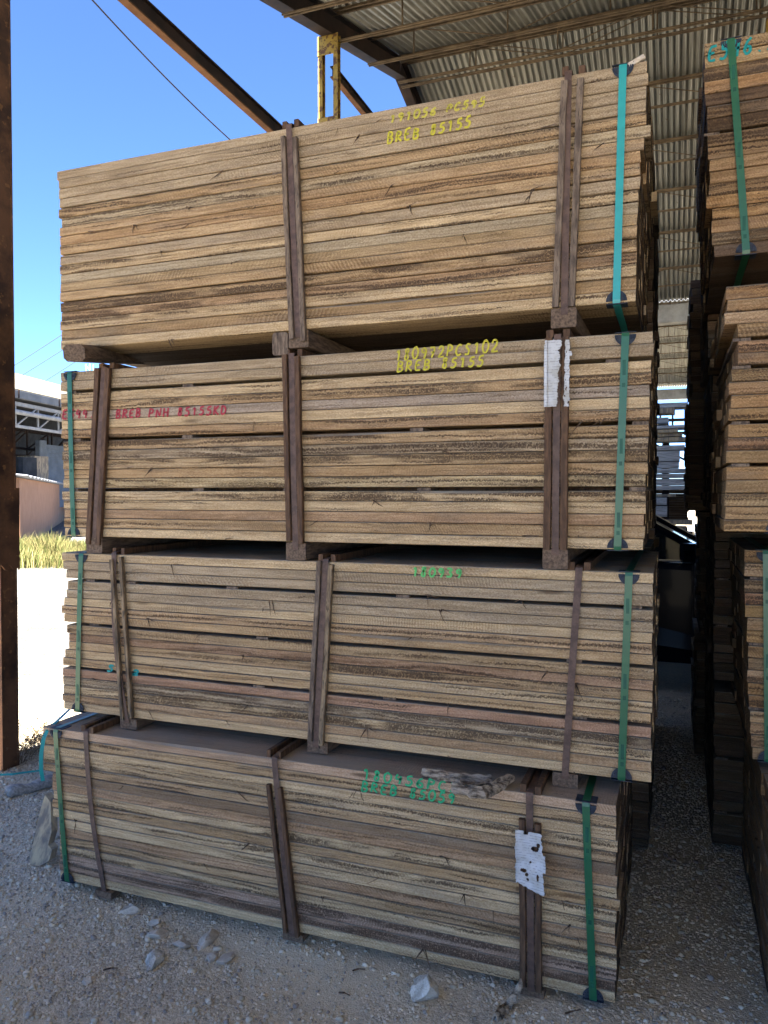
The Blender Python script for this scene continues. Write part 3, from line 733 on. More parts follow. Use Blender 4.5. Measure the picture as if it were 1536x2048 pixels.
B1.text('191056 PC595', (777, 247), (972, 211), 17, 'yellow_worn', 0.0068)
B1.text('BREB 85155', (772, 288), (944, 254), 21, 'yellow_ink', 0.0068)
B1.splinters(24)
# --- B2
x0, x1 = X_(122, 900, YF), X_(1300, 880, YF)
st = lambda *p: [X_(q, 900, YF) for q in p]
B2 = Bundle('second bundle from the top of the left pile, with red lettering and wide gaps', GL, x0, x1, YF, 0.88, 1.332, 1.966, 17, 6,
    {1: st(140, 372, 575, 1100, 1225), 6: st(150, 372, 575, 832, 1100, 1280), 11: st(145, 392, 575, 845, 1100, 1275)}, 12, PAL_MID, (0.2, 0.9),
    special={0: (GREY, .1), 1: (GREY, .1), 2: (PALE, .55), 4: ((0.42, 0.34, 0.26), .5), 5: (PALE, .1), 7: (TAN, .8), 8: (GREY, .95), 10: (HONEY, .35), 12: (PALE, 1.0), 13: (PALE, .5), 14: (RED, .3), 16: (PALE, .2)}, gapw=0.011,
    xr_fn=lambda f: 0.004 - 0.02 * f, xl_fn=lambda f: 0.012 * f)
B2.green_strap((140, 745), (148, 1068)); B2.green_strap((1251, 668), (1235, 1107))
B2.banded((210, 738), (192, 1095), 'batten', skid=0.061, width=0.07, bs=(192, 1090))
B2.banded((585, 700), (593, 1100), 'batten', skid=0.061, width=0.064)
B2.banded((1116, 668), (1111, 1112), 'batten', skid=0.061, width=0.070)
B2.text('180972PCS102', (788, 722), (998, 704), 22, 'yellow_ink', 0.006)
B2.text('BREB 85155', (792, 744), (970, 732), 20, 'yellow_ink', 0.006)
B2.text('E544.7', (124, 838), (205, 835), 18, 'red_ink', 0.007, jit=.03); B2.text('BREB', (231, 836), (284, 834), 17, 'red_ink', 0.007)
B2.text('PNH 85155KD', (296, 835), (455, 828), 17, 'red_ink', 0.007)
B2.splinters(16)
# --- B3
x0, x1 = X_(124, 1250, YF), X_(1304, 1300, YF)
B3 = Bundle('third bundle down the left pile, with one reddish board in its lower half', GL, x0, x1, YF, 0.88, 0.652, 1.268, 18, 5,
    {2: st(175, 258, 462, 805, 1270), 7: st(180, 522, 1150), 12: st(140, 515, 775, 1160)}, 13, PAL_MID, (0.1, 0.8),
    special={0: (PALE, .05), 1: (GREY, .05), 2: (GREY, .05), 3: (GREY, .1), 4: (GREY, .1), 5: (PALE, .1), 10: (TAN, .9), 11: (PALE, .5), 13: ((0.44, 0.275, 0.18), .3), 14: (GREY, 1.0), 15: (PALE, .95), 17: (PALE, .1)}, gapw=0.009,
    xl_fn=lambda f: 0.03 * math.sin(f * 9) ** 2 * (f < .75), xr_fn=lambda f: 0.0)
B3.green_strap((163, 1108), (156, 1425)); B3.green_strap((1258, 1145), (1243, 1566))
B3.banded((236, 1105), (258, 1466), ('batten_tan', 'batten_tan'), skid=0.04, width=0.056, ts=(236, 1116), mid=-0.022, sdx=(-.012, -.004))
B3.banded((653, 1110), (634, 1512), ('batten_grey', 'batten_tan'), skid=0.04, width=0.06, ts=(653, 1125))
B3.banded((1158, 1130), (1130, 1565), batten=False, skid=0.044, upper=True)
B3.text('180939', (822, 1152), (926, 1156), 19, 'lime_ink', 0.007)
B3.splinters(26)
# --- B4
Y4 = 2.268
x0, x1 = X_(104, 1600, Y4), X_(1232, 1800, Y4)
B4 = Bundle('lowest bundle of the left pile, standing on the gravel with green lettering', GL, x0, x1, Y4, 0.90, 0.030, 0.606, 17, 5,
    {}, 14, PAL_LOW, (0.3, 1.0),
    special={0: ((0.56, 0.40, 0.27), .05), 1: (TAN, .75), 2: (PALE, .4), 3: (PALE, .8), 5: (DARK, .2), 6: (RED, .4), 7: (PALE, .8), 8: (HONEY, .6), 9: (PALE, .6), 10: (PALE, .55), 11: (RED, .8), 12: (TAN, .75), 13: (PALE, .85), 14: ((.42, .30, .22), 1.0), 15: ((.40, .28, .20), 1.0), 16: (PALE, .3)}, gapw=0.008,
    xl_fn=lambda f: -0.045 if f < 0.28 else (0.0 if f < 0.6 else 0.03))
B4.green_strap((112, 1462), (135, 1772)); B4.green_strap((1172, 1605), (1186, 2012))
B4.banded((172, 1455), (209, 1800), batten=False, mid=-0.012, skid=0.028)
B4.banded((545, 1520), (586, 1902), 'batten', ts=(527, 1566), skid=0.028, width=0.056, sdx=(.012, 0), upper=True)
B4.banded((1060, 1585), (1063, 2012), 'batten', ts=(1060, 1640), skid=0.028, width=0.064, upper=True)
B4.text('180456PCS', (722, 1558), (918, 1588), 22, 'green_ink', 0.0068)
B4.text('BREB 85059', (720, 1582), (912, 1610), 20, 'green_ink', 0.0068)
B4.splinters(20)
B3.text('S1', (212, 1342), (248, 1346), 12, 'teal_ink', 0.008); B3.text('2', (263, 1350), (280, 1351), 10, 'teal_ink', 0.008)

# torn paper labels tucked under the steel bands
def mat_paper():
    t = NT('printed_paper')
    P = t.t.nodes.new('ShaderNodeTexCoord').outputs['Object']
    sp = t.t.nodes.new('ShaderNodeSeparateXYZ'); t.put(sp.inputs[0], P)
    line = t.m('GREATER_THAN', t.m('SINE', t.m('MULTIPLY', sp.outputs[2], 780.0)), 0.70)
    brk = t.ramp(t.noise(t.vm('MULTIPLY', P, (120, 1, 150)), 1.0, 2), 0.46, 0.56)
    stain = t.noise(P, 25, 4)
    c = t.mix(t.ramp(stain, 0.4, 0.7), (0.50, 0.50, 0.50), (0.38, 0.36, 0.32))
    c = t.mix(t.m('MULTIPLY', t.m('MULTIPLY', line, brk), 0.5), c, (0.12, 0.12, 0.135))
    return t.fin(c, 0.75, None, 0, 0.3)
M['paper'] = mat_paper()
def paper(bun, corners, keep, bow, y):
    (ax, ay), (bx, by) = corners; n, m = 64, 140
    a, bb = on_y(ax, ay, y), on_y(bx, by, y); mb = MB(); idx = {}
    def V(i, j):
        if (i, j) not in idx:
            f, g = i / n, j / m; idx[(i, j)] = len(mb.v)
            mb.v.append((a.x + (bb.x - a.x) * f + 0.0012 * mnoise.noise(Vector((i * .12, j * .2, 2))), y - bow(f, g), a.z + (bb.z - a.z) * g + 0.0012 * mnoise.noise(Vector((i * .2, j * .12, 5)))))
        return idx[(i, j)]
    for i in range(n):
        for j in range(m):
            if keep((i + .5) / n, (j + .5) / m): mb.f.append((V(i, j), V(i, j + 1), V(i + 1, j + 1), V(i + 1, j))); mb.m.append(0)
    o = mb.build('paper_label', M['paper'], bun.root)
    s_ = o.modifiers.new('thickness', 'SOLIDIFY'); s_.thickness = 0.0006
    return o
nz = lambda x, s, o=0: mnoise.noise(Vector((x * s, o, 0)))
def keep1(f, g):
    edge = 0.60 + 0.11 * nz(g, 9) + 0.06 * nz(g, 30, 4) - 0.14 * g
    if f < edge: return not (g < .06 and f < .03)
    lo = 0.76 - 0.05 * g + 0.05 * nz(g, 11, 9); hi = 0.91 + 0.04 * nz(g, 14, 2) + (0.09 if 0.17 < g < 0.24 else 0)
    hole = mnoise.noise(Vector((f * 12, g * 16, 3))) > (0.33 if g > .25 else .45)
    return lo < f < hi and not hole
paper(B2, ((1089, 682), (1143, 812)), keep1, lambda f, g: 0.004 * math.sin(f * 5) + 0.006 * (f < .12), B2.yf - 0.0275)
def keep2(f, g):
    r = 0.80 + 0.13 * g + 0.04 * nz(g, 16) + (0.08 if .35 < g < .6 else 0); l = 0.02 + 0.03 * nz(g, 9, 2) + 0.03
    if g < .05 and f > .28 and f < .42: return False
    if g > .86 + 0.14 * f - 0.02 + 0.02 * nz(f, 12): return False
    for hx, hy, rx, ry in ((.62, .27, .11, .045), (.72, .20, .05, .04), (.28, .65, .10, .035), (.38, .70, .05, .03), (.72, .70, .04, .05), (.48, .50, .03, .02), (.42, .77, .04, .02)):
        if ((f - hx) / rx) ** 2 + ((g - hy) / ry) ** 2 < 1 + 0.5 * mnoise.noise(Vector((f * 30, g * 30, 1))): return False
    return l < f < r
paper(B4, ((1029, 1657), (1096, 1792)), keep2, lambda f, g: 0.003 + 0.016 * (f - .2) ** 2 + 0.012 * math.exp(-f * 18) + 0.004 * math.sin(g * 7 + f * 3) + 0.01 * g * f, B4.yf - 0.0265)

# --- right hand piles
PAL_R = [((0.37, 0.245, 0.130), 5), ((0.40, 0.252, 0.118), 3), ((0.44, 0.305, 0.17), 1.2), ((0.34, 0.205, 0.115), .7), ((0.30, 0.215, 0.135), 1)]
PAL_B = [((0.11, 0.075, 0.045), 3), ((0.085, 0.055, 0.035), 2), ((0.13, 0.09, 0.055), 1)]  # rear pile boards coloured dark to carry the aisle's shade
def right(label, group, pxl, py, yf, z0, z1, layers, gaps, seed, xl_fn=None, depth=0.98, L=2.3, special=None, detail=True, gapw=0.009):
    xl = X_(pxl, py, yf)
    g = {k: [xl + 0.03, xl + 0.6, xl + 1.3] for k in gaps}
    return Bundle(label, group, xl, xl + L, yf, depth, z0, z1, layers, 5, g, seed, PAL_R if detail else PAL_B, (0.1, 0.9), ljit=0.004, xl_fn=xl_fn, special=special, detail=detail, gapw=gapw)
YR = 2.63
R1 = right('topmost bundle of the right pile, teal lettering beside its green strap', GR, 1404, 150, YR, Z_(1424, 515, YR), Z_(1404, 88, YR), 17, (6,), 21, lambda f: 0.002 + 0.036 * f,
    special={2: ((.25, .165, .09), .9), 4: ((.16, .105, .065), .8), 5: ((.25, .165, .09), 1.0), 6: ((.25, .165, .09), 1.0), 7: ((.25, .165, .09), .9), 16: ((.15, .10, .065), .1)})
R1.green_strap((1462, 82), (1492, 512)); R1.text('E546.5', (1413, 124), (1556, 96), 30, 'teal_ink', 0.008, jit=.04)
YR2 = 2.33
R2 = right('second bundle down the right pile, honey coloured boards without any strap', GR, 1459, 800, YR2, Z_(1460, 1064, YR2), Z_(1457, 572, YR2), 18, (3, 5, 9, 12), 22, lambda f: -0.012 if f < .12 else (0.018 if f < .3 else 0.008 - 0.016 * f))
R2.green_strap((1560, 560), (1556, 1075))
YR3 = 2.74
R3 = right('third bundle down the right pile, long pale end faces beside the aisle', GR, 1494, 1300, YR3, Z_(1500, 1520, YR3), Z_(1490, 1100, YR3), 16, (1, 6, 11), 23, lambda f: -0.012 + 0.03 * f)
R3.green_strap((1533, 1097), (1536, 1515))
YR4 = 2.25
R4 = right('lowest bundle of the right pile, its ragged board ends facing the aisle', GR, 1560, 1800, YR4, 0.03, 0.605, 16, (), 24, None, depth=1.15)
for b_ in (R4,):
    pass
YB = 3.47
for i, (lab, z0, z1, pxl, n, sd_) in enumerate((
    ('topmost dark bundle of the pile behind the right one', 2.06, 2.72, 1414, 17, 31), ('second dark bundle down the pile behind the right one', 1.43, 2.02, 1424, 16, 32),
    ('third dark bundle down the rear pile, beside the blue car', 0.72, 1.372, 1432, 17, 33), ('lowest dark bundle of the pile behind the right one', 0.03, 0.67, 1434, 14, 34))):
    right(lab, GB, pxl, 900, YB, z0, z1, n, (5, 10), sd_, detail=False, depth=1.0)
for lab, z0, z1, X0, sd_ in (('topmost dark bundle far back in the third right hand pile', 2.06, 2.68, .075, 61), ('second dark bundle far back in the third right hand pile', 1.40, 2.02, .062, 62),
    ('third dark bundle far back in the third right hand pile', .70, 1.393, .13, 63), ('lowest dark bundle far back in the third right hand pile', .03, .66, .12, 64)):
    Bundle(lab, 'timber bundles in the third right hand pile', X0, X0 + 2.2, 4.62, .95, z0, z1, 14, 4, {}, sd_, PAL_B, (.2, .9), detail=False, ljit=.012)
GBL = 'unseen bundles added behind the left pile to block light'  # unseen piles, added only to block stray light
for lab, z0, z1, sd_ in (('topmost bundle of the unseen pile added behind the left one', 2.06, 2.70, 41), ('second bundle down the unseen pile added behind the left one', 1.34, 1.99, 42),
    ('third bundle down the unseen pile added behind the left one', 0.67, 1.28, 43), ('lowest bundle of the unseen pile added behind the left one', 0.03, 0.62, 44)):
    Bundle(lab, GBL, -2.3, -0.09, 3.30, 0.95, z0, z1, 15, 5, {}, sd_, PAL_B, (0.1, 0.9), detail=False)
for lab, z0, z1, sd_ in (('topmost bundle of the farthest added, unseen left pile', 2.02, 2.62, 71), ('second bundle down the farthest added, unseen left pile', 1.36, 1.97, 72),
    ('third bundle down the farthest added, unseen left pile', .69, 1.31, 73), ('lowest bundle of the farthest added, unseen left pile', .03, .64, 74)):
    Bundle(lab, 'unseen bundles added farthest left to block light', -2.35, -0.13, 4.32, .95, z0, z1, 14, 4, {}, sd_, PAL_B, (.2, .9), detail=False)
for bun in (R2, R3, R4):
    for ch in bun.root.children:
        if ch.name.startswith('board'): ch.pass_index = 1  # lighter end colour painted where light from the left falls
for bun in (R1, R2, R3, R4):
    for xx in (bun.xl + 0.45, bun.xl + 1.1, bun.xl + 1.8):
        MB().bar((xx, bun.yf + 0.01, bun.z0 - 0.016), (xx, bun.yf + bun.depth, bun.z0 - 0.016), 0.08, 0.03).build('skid', M['skid'], bun.root)

# ------------------------------------------------------------------ loose things around the piles
def rock(px, py, size, label, seed, mat='stone', flat=0.65, Y=None, group=None, name='stone'):
    import bmesh
    if mat == 'stone_dusty': size *= 0.85; flat *= 0.8
    p = on_z(px, py, 0.0); bm = bmesh.new(); bmesh.ops.create_icosphere(bm, subdivisions=3, radius=1)
    rg = random.Random(seed); cuts = [Vector((rg.uniform(-1, 1), rg.uniform(-1, 1), rg.uniform(-.6, 1))).normalized() for _ in range(15)]
    ds = [rg.uniform(0.50, 0.82) for _ in cuts]; sx, sy = rg.uniform(0.9, 1.25), rg.uniform(0.7, 1.0)
    for v in bm.verts:
        q = v.co.copy()
        for c, d in zip(cuts, ds):
            k = q.dot(c)
            if k > d: q -= c * (k - d)
        q += q.normalized() * (0.07 * mnoise.noise(q * 2.5 + Vector((seed, 0, 0))) + 0.05 * mnoise.noise(q * 7 + Vector((0, seed, 0))))
        v.co = Vector((q.x * sx, q.y * sy, q.z * flat)) * size
    me = bpy.data.meshes.new(name); bm.to_mesh(me); bm.free(); me.materials.append(M[mat])
    o = bpy.data.objects.new(name, me); C.objects.link(o); o.location = (p.x, p.y, ground_h(p.x, p.y) + size * flat * 0.45); o.rotation_euler = (0, 0, rg.uniform(0, 6))
    return tag(o, label, 'stone', group)
GS = 'stones lying before the left pile'
rock(848, 1985, 0.056, 'pale angular fist sized stone before the foot of the left pile', 1, flat=0.85, group=GS)
rock(176, 1952, 0.024, 'small round stone alone on the gravel, left of the dusty hollow', 2, flat=.8, group=GS, mat='stone_dusty')
rock(312, 1905, 0.048, 'pale jagged stone lying foremost in the dusty hollow', 3, flat=.5, group=GS)
rock(318, 1858, 0.052, 'dusty rounded stone left in the hollow under the boards', 4, 'stone_dusty', .6, group=GS)
rock(365, 1875, 0.040, 'sharp grey stone in the middle of the dusty hollow', 5, 'stone_dusty', .6, group=GS)
rock(415, 1868, 0.055, 'large grey stone half under the lowest bundle', 6, 'stone_dusty', .7, group=GS)
rock(452, 1900, 0.042, 'grey stone at the right end of the dusty hollow', 7, 'stone_dusty', .6, group=GS)
rock(425, 1898, 0.028, 'thin upright stone leaning on another in the hollow', 8, 'stone_dusty', 1.0, group=GS)
rock(262, 1815, 0.045, 'dark stone just under the lower left edge of the boards', 9, 'stone_dusty', .6, group=GS)
rock(423, 1975, 0.014, 'tiny stone on bare dust below the hollow', 10, 'stone_dusty', .6, group=GS)
rock(310, 1838, 0.03, 'small stone tucked behind the others under the boards', 12, 'stone_dusty', .7, group=GS)
rock(1443, 2018, 0.014, 'small pale oval pebble on gravel in the aisle', 11, flat=.55, group=GS)
rock(20, 1788, 0.016, 'flat pale stone on gravel at the far left edge', 13, flat=.35, group=GS)
for k in range(16):
    rg_ = random.Random(300 + k); px_, py_ = rg_.uniform(120, 1480), rg_.uniform(1930, 2040) if k % 2 else rg_.uniform(1860, 2000)
    if k < 6: px_, py_ = (1205, 1795, 960, 1130, 1300, 560)[k] if k != 1 else 1150, (1900, 1990, 1996, 2030, 1960, 1990)[k]
    q = on_z(px_, py_, 0.0); a_ = rg_.uniform(0, 3.1); l_ = rg_.uniform(.015, .05); z_ = ground_h(q.x, q.y) + .006
    e_ = Vector((math.cos(a_) * l_, math.sin(a_) * l_, rg_.uniform(-.002, .004)))
    b = MB().bar((q.x, q.y, z_), (q.x + e_.x * .5, q.y + e_.y * .5, z_ + .003), .007, .003, ch=.3); b.bar((q.x + e_.x * .5, q.y + e_.y * .5, z_ + .003), (q.x + e_.x, q.y + e_.y, z_ + e_.z), .004, .0025, ch=.3)
    tag(b.build('wood_sliver', M['pale_chip'] if k % 3 else M['fibre']), 'thin torn wood sliver lying on the gravel', 'splinter', 'wood slivers on the gravel')
# weathered log at the left
pa, pb_ = on_z(14, 1592, 0.02), on_z(92, 1572, 0.02)
d_ = pb_ - pa; b = MB()
b.tube([pa + d_ * (i / 8) * 1.25 + Vector((0, 0, 0.022 + 0.006 * math.sin(i * 1.3))) for i in range(9)], 0.034, 9, taper=1.05)
for v_i in range(len(b.v)):
    x, y, z = b.v[v_i]; k = 0.012 * mnoise.noise(Vector((x * 9, y * 9, z * 14))); b.v[v_i] = (x, y, z * 0.85 + k)
tag(b.build('log', M['log'], smooth=True), 'silver grey weathered log lying on gravel left of the pile', 'log')
# board offcut leaning on the end of the lowest bundle
def leaning():
    e = [(90, 1590), (101, 1605), (103, 1665), (96, 1690), (104, 1700), (98, 1722), (80, 1732), (57, 1730), (72, 1660), (80, 1622)]
    base = on_z(78, 1732, 0.0); pts = []
    for x, y in e:
        f = (1732 - y) / 142; pts.append(on_y(x, y, base.y + 0.12 * f))
    MBx = MB().prism(pts, (0, 0, 0), (0.006, 0.028, 0.004))
    tag(MBx.build('offcut_board', M['old_plank']), 'curved tan and grey offcut board leaning against the lowest bundle', 'board')
leaning()
# loose turquoise strap draped over the left end of the lowest bundle
p = [on_y(168, 1430, Y4 + 0.42), on_y(140, 1440, Y4 + 0.22), on_y(112, 1450, Y4 + 0.06)]
p = [Vector((q.x, q.y, 0.6105)) for q in p]
p += [on_y(94, 1462, Y4 + 0.0), on_y(87, 1478, Y4 - 0.015), on_y(82, 1510, Y4 - 0.02), on_y(82, 1540, Y4 - 0.015), on_y(86, 1562, Y4)]
tag(MB().ribbon(p, (0.75, 0.6, 0), 0.014, 0.001).build('loose_strap', M['teal']), 'loose turquoise strap curling over the upper left corner of the lowest bundle', 'strap')
p = [on_z(x, y, 0.006) for x, y in ((-40, 1566), (0, 1562), (25, 1561), (50, 1557), (80, 1553))]
tag(MB().ribbon([q + Vector((0, 0, ground_h(q.x, q.y) + 0.012)) for q in p], (0, 0, 1), 0.010, 0.001).build('loose_strap', M['teal']), 'thin turquoise strap lying flat on gravel at the rusty column', 'strap')
# pieces of bark
def bark(pts, w, label, seed, name='bark_piece', z_up=0.0, n=34):
    rg = random.Random(seed); mb = MB(); P_ = [Vector(q) for q in pts]; rows = []
    for i in range(n + 1):
        f = i / n * (len(P_) - 1); k = min(int(f), len(P_) - 2); c = P_[k].lerp(P_[k+1], f - k); d = (P_[k+1] - P_[k]).normalized()
        s_ = d.cross(Vector((0, 0, 1))); s_ = s_.normalized() if s_.length > .05 else Vector((0, 1, 0))
        ww = w * (0.35 + 0.65 * math.sin(math.pi * min(1, max(0.03, i / n * .94 + .04))) ** .5) * (1 + 0.35 * nz(i, .35, seed))
        row = []
        for j in range(9):
            a = j / 8 - .5
            row.append(c + s_ * a * ww + Vector((0, 0, 0.014 * (1 - 4 * a * a) + 0.011 * mnoise.noise(Vector((i * .17, j * 1.3, seed))))))
        rows.append(row)
    for row in rows: mb.v += [tuple(q) for q in row]
    for row in rows: mb.v += [tuple(q - Vector((0, 0, 0.009))) for q in row]
    o = len(rows) * 9
    for i in range(n):
        for j in range(8): mb.f += [(i*9+j, i*9+j+1, i*9+10+j, i*9+9+j), (o+i*9+j, o+i*9+9+j, o+i*9+10+j, o+i*9+j+1)]
        mb.f += [(i*9, i*9+9, o+i*9+9, o+i*9), (i*9+8, o+i*9+8, o+i*9+17, i*9+17)]
    mb.f += [(j, o+j, o+j+1, j+1) for j in range(8)] + [(n*9+j, n*9+j+1, o+n*9+j+1, o+n*9+j) for j in range(8)]
    mb.m = [0] * len(mb.f)
    return tag(mb.build(name, M['bark']), label, 'bark')
zt4 = 0.606
bark([on_z(846, 1545, zt4 + .012), on_z(915, 1556, zt4 + .016), on_z(985, 1563, zt4 + .012)], 0.052, 'pale flaky bark strip lying on the lowest bundle, the upper piece', 3)
bark([on_z(905, 1572, zt4 + .016), on_z(960, 1585, zt4 + .012), on_z(1024, 1556, zt4 + .02)], 0.045, 'brown curled bark strip on the lowest bundle, overhanging the lettering', 5)
bark([on_z(990, 2036, .004), on_y(1015, 2015, 2.2) , on_y(1043, 1968, 2.235)], 0.028, 'torn bark sliver leaning on the dark batten at the ground', 7)
# pale chip on the topmost bundle, squared timber jutting below it
b = MB().bar(on_y(1256, 135, YF + .01) , on_y(1287, 117, YF + 0.02), 0.03, 0.014)
tag(b.build('wood_chip', M['pale_chip']), 'pale split wood chip lying on top of the highest left bundle', 'chip')
b = MB().bar(on_y(148, 706, YF - 0.11), on_y(300, 716, YF + 0.5), 0.085, 0.062, ch=0.22)
tag(b.build('squared_timber', M['skid']), 'brown squared timber jutting out under the left end of the topmost bundle', 'timber')
b = MB().bar(on_y(560, 700, YF + 0.005), on_y(560, 700, YF + 0.8) * 1, 0.07, 0.05)
b = MB(); q = on_y(560, 700, YF + 0.004); b.bar((q.x, q.y, 2.012), (q.x, q.y + 0.85, 2.012), 0.06, 0.078)
tag(b.build('timber_bearer', M['batten_grey']), 'grey timber bearer between the two upper left bundles', 'timber')

# dry weeds at the column foot
def weed(px, py, label, n, h, seed):
    rg = random.Random(seed); b = MB(); c = on_z(px, py, 0)
    for _ in range(n):
        a = rg.uniform(0, 6.28); l = h * rg.uniform(.4, 1); p = [c + Vector((rg.uniform(-.06, .06), rg.uniform(-.05, .05), 0.0))]
        for i in range(5):
            k = 0.25 + i * 0.16; p.append(p[-1] + Vector((math.cos(a) * l * .2 * k, math.sin(a) * l * .2 * k, l * .2 * (1.1 - k * .7))))
        b.tube(p, 0.0022, 4, taper=.4)
        for i in range(2, 6):
            for _k in range(3):
                t_ = rg.uniform(0, 6.28); q = p[i] + Vector((math.cos(t_), math.sin(t_), rg.uniform(-.2, .9))) * 0.02
                s_ = Vector((-math.sin(t_), math.cos(t_), 0)) * 0.004
                b.add([p[i] + s_, p[i] - s_, q], [(0, 1, 2)])
    tag(b.build('dry_weed', M['twig']), label, 'weed', 'dry weeds around the rusty column')
weed(38, 1530, 'dry twiggy weed at the foot of the rusty column', 26, 0.26, 1)
weed(72, 1495, 'taller dry weed between rusty column and timber pile', 34, 0.30, 2)
weed(58, 1515, 'low dry weed right of the rusty column foot', 26, 0.2, 3)
weed(95, 1480, 'sparse dry weed close to the left timber pile', 14, 0.22, 4)

# ------------------------------------------------------------------ parked car beyond the aisle
def mat_car():
    t = NT('dark_blue_paint'); m = t.fin((0.002, 0.003, 0.008), 0.22, None, 0.0, 0.05)
    t.b.inputs['Coat Weight'].default_value = 0.02; t.b.inputs['Coat Roughness'].default_value = 0.05
    return m
M['car'] = mat_car()
M['glass'] = NT('dark_glass').fin((0.012, 0.015, 0.018), 0.04, None, 0, 0.6)
M['rubber'] = mat_noise('tyre_rubber', (0.012, 0.012, 0.013), (0.03, 0.03, 0.03), 20, 0.85)
M['alloy'] = NT('alloy_rim').fin((0.45, 0.46, 0.48), 0.3, None, 0.9, 0.5)
M['chrome'] = NT('bright_trim').fin((0.75, 0.76, 0.78), 0.2, None, 0.9, 0.5)
def car():
    x0, yc, W = -2.95, 7.05, 0.90          # rear bumper, centre line, half width
    root = thing('parked_car', (x0 + 2.2, yc, 0), 'dark blue car parked in shade beyond the narrow aisle', 'car')
    low = [(0, .36), (.02, .62), (.08, .92), (.2, 1.0), (1.1, 1.02), (2.2, .99), (3.2, .96), (3.7, .90), (4.15, .78), (4.34, .60), (4.38, .36), (4.2, .22), (.12, .24)]
    def inset(z): return 0.0 if z < .75 else 0.05 * (z - .75) / .25
    b = MB(); n = len(low); v = []
    for s in (-1, 1):
        for x, z in low: v.append((x0 + x, yc + s * (W - inset(z)), z))
        for x, z in low: v.append((x0 + 0.03 + x * (4.32 / 4.38), yc + s * (W - 0.07 - inset(z)), z * 1.01 + 0.012))
    f = []
    for i in range(n):
        j = (i + 1) % n
        f += [(i, j, n + j, n + i), (2*n + j, 2*n + i, 3*n + i, 3*n + j), (n + i, n + j, 3*n + j, 3*n + i)]
    f += [tuple(range(n))[::-1], tuple(range(2*n, 3*n))]
    b.add(v, f); body = b.build('body', M['car'], root)
    for ax in (0.85, 3.50):                                # arch trims
        for s in (-1, 1):
            q = MB(); pts = [(x0 + ax + .36 * math.cos(a), yc + s * (W + .004), .33 + .36 * math.sin(a)) for a in [math.pi * i / 14 for i in range(15)]]
            q.tube(pts, 0.018, 6); q.build('wheel_arch', M['rubber'], root)
    cab = [(.35, 1.0), (.75, 1.46), (1.1, 1.55), (1.9, 1.56), (2.33, 1.51), (3.30, .97)]
    b = MB(); v = []
    for s in (-1, 1):
        for x, z in cab: v.append((x0 + x, yc + s * (0.83 - 0.30 * (z - 1.0)), z))
    b.add(v, [(0,1,2,3,4,5)[::-1], (6,7,8,9,10,11)] + [(i, i+1, 7+i, 6+i) for i in range(5)])
    b.build('cabin_glass', M['glass'], root)
    q = MB(); ins = lambda z: 0.835 - 0.30 * (z - 1.0)
    q.ribbon([(x0 + x, yc, z + .004) for x, z in cab[1:5]], (0, 1, 0), 1.36, 0.02); q.build('roof', M['car'], root)
    for s in (-1, 1):
        P3 = lambda x, z: (x0 + x, yc + s * (ins(z) + .003), z)
        q = MB(); q.tube([P3(x, z) for x, z in ((.35, 1.0), (.75, 1.46), (1.1, 1.545), (1.9, 1.555), (2.33, 1.505), (3.3, .97))], 0.028, 6); q.build('window_frame', M['car'], root)
        q = MB(); q.tube([P3(1.9, 1.46), P3(1.98, 1.0)], 0.035, 6); q.build('pillar', M['rubber'], root)
        q = MB(); q.tube([P3(2.22, 1.535), P3(2.40, 1.492), P3(3.28, 1.0)], 0.013, 6); q.build('bright_trim', M['chrome'], root)
        q = MB(); q.tube([P3(.5, 1.005), P3(3.1, .985)], 0.010, 6); q.build('bright_trim', M['chrome'], root)
        q = MB(); mx, mz = 3.05, 1.06; yy = yc + s * (W + .08)
        q.bar((x0 + mx - .05, yy, mz), (x0 + mx + .07, yy - s * .02, mz), .20, .14, ch=.35); q.bar((x0 + mx, yc + s * .80, mz - .06), (x0 + mx, yy, mz - .03), .05, .03); q.build('wing_mirror', M['car'], root)
        for hx in (1.35, 2.35): MB().bar((x0 + hx, yc + s * (W + .004), .86), (x0 + hx + .2, yc + s * (W + .004), .86), .02, .025).build('door_handle', M['car'], root)
        for dx in (1.05, 2.0, 3.08): MB().bar((x0 + dx, yc + s * (W + .0005), .32), (x0 + dx, yc + s * (W - .04 + .0005), .97), .006, .004).build('door_seam', M['rubber'], root)
        MB().lathe([(-.05, .02), (-.03, .08), (.02, .10), (.05, .04)], (x0 + 4.2, yc + s * .66, .66), n=14).build('headlight', M['chrome'], root)
        for ax in (0.85, 3.50):
            w_ = MB().lathe([(-.11, .22), (-.11, .29), (-.08, .325), (.08, .325), (.11, .29), (.11, .22)], (x0 + ax, yc + s * .80, .325), n=28).build('wheel', M['rubber'], root)
            g = MB().lathe([(-.02, .21), (.0, .215), (.02, .21)], (x0 + ax, yc + s * .905, .325), n=20)
            for k in range(5):
                a = 2 * math.pi * k / 5; g.bar((x0 + ax, yc + s * .922, .325), (x0 + ax + .2 * math.cos(a), yc + s * .922, .325 + .2 * math.sin(a)), .02, .045, up=(0, 1, 0))
            g.build('rim', M['alloy'], w_)
car()

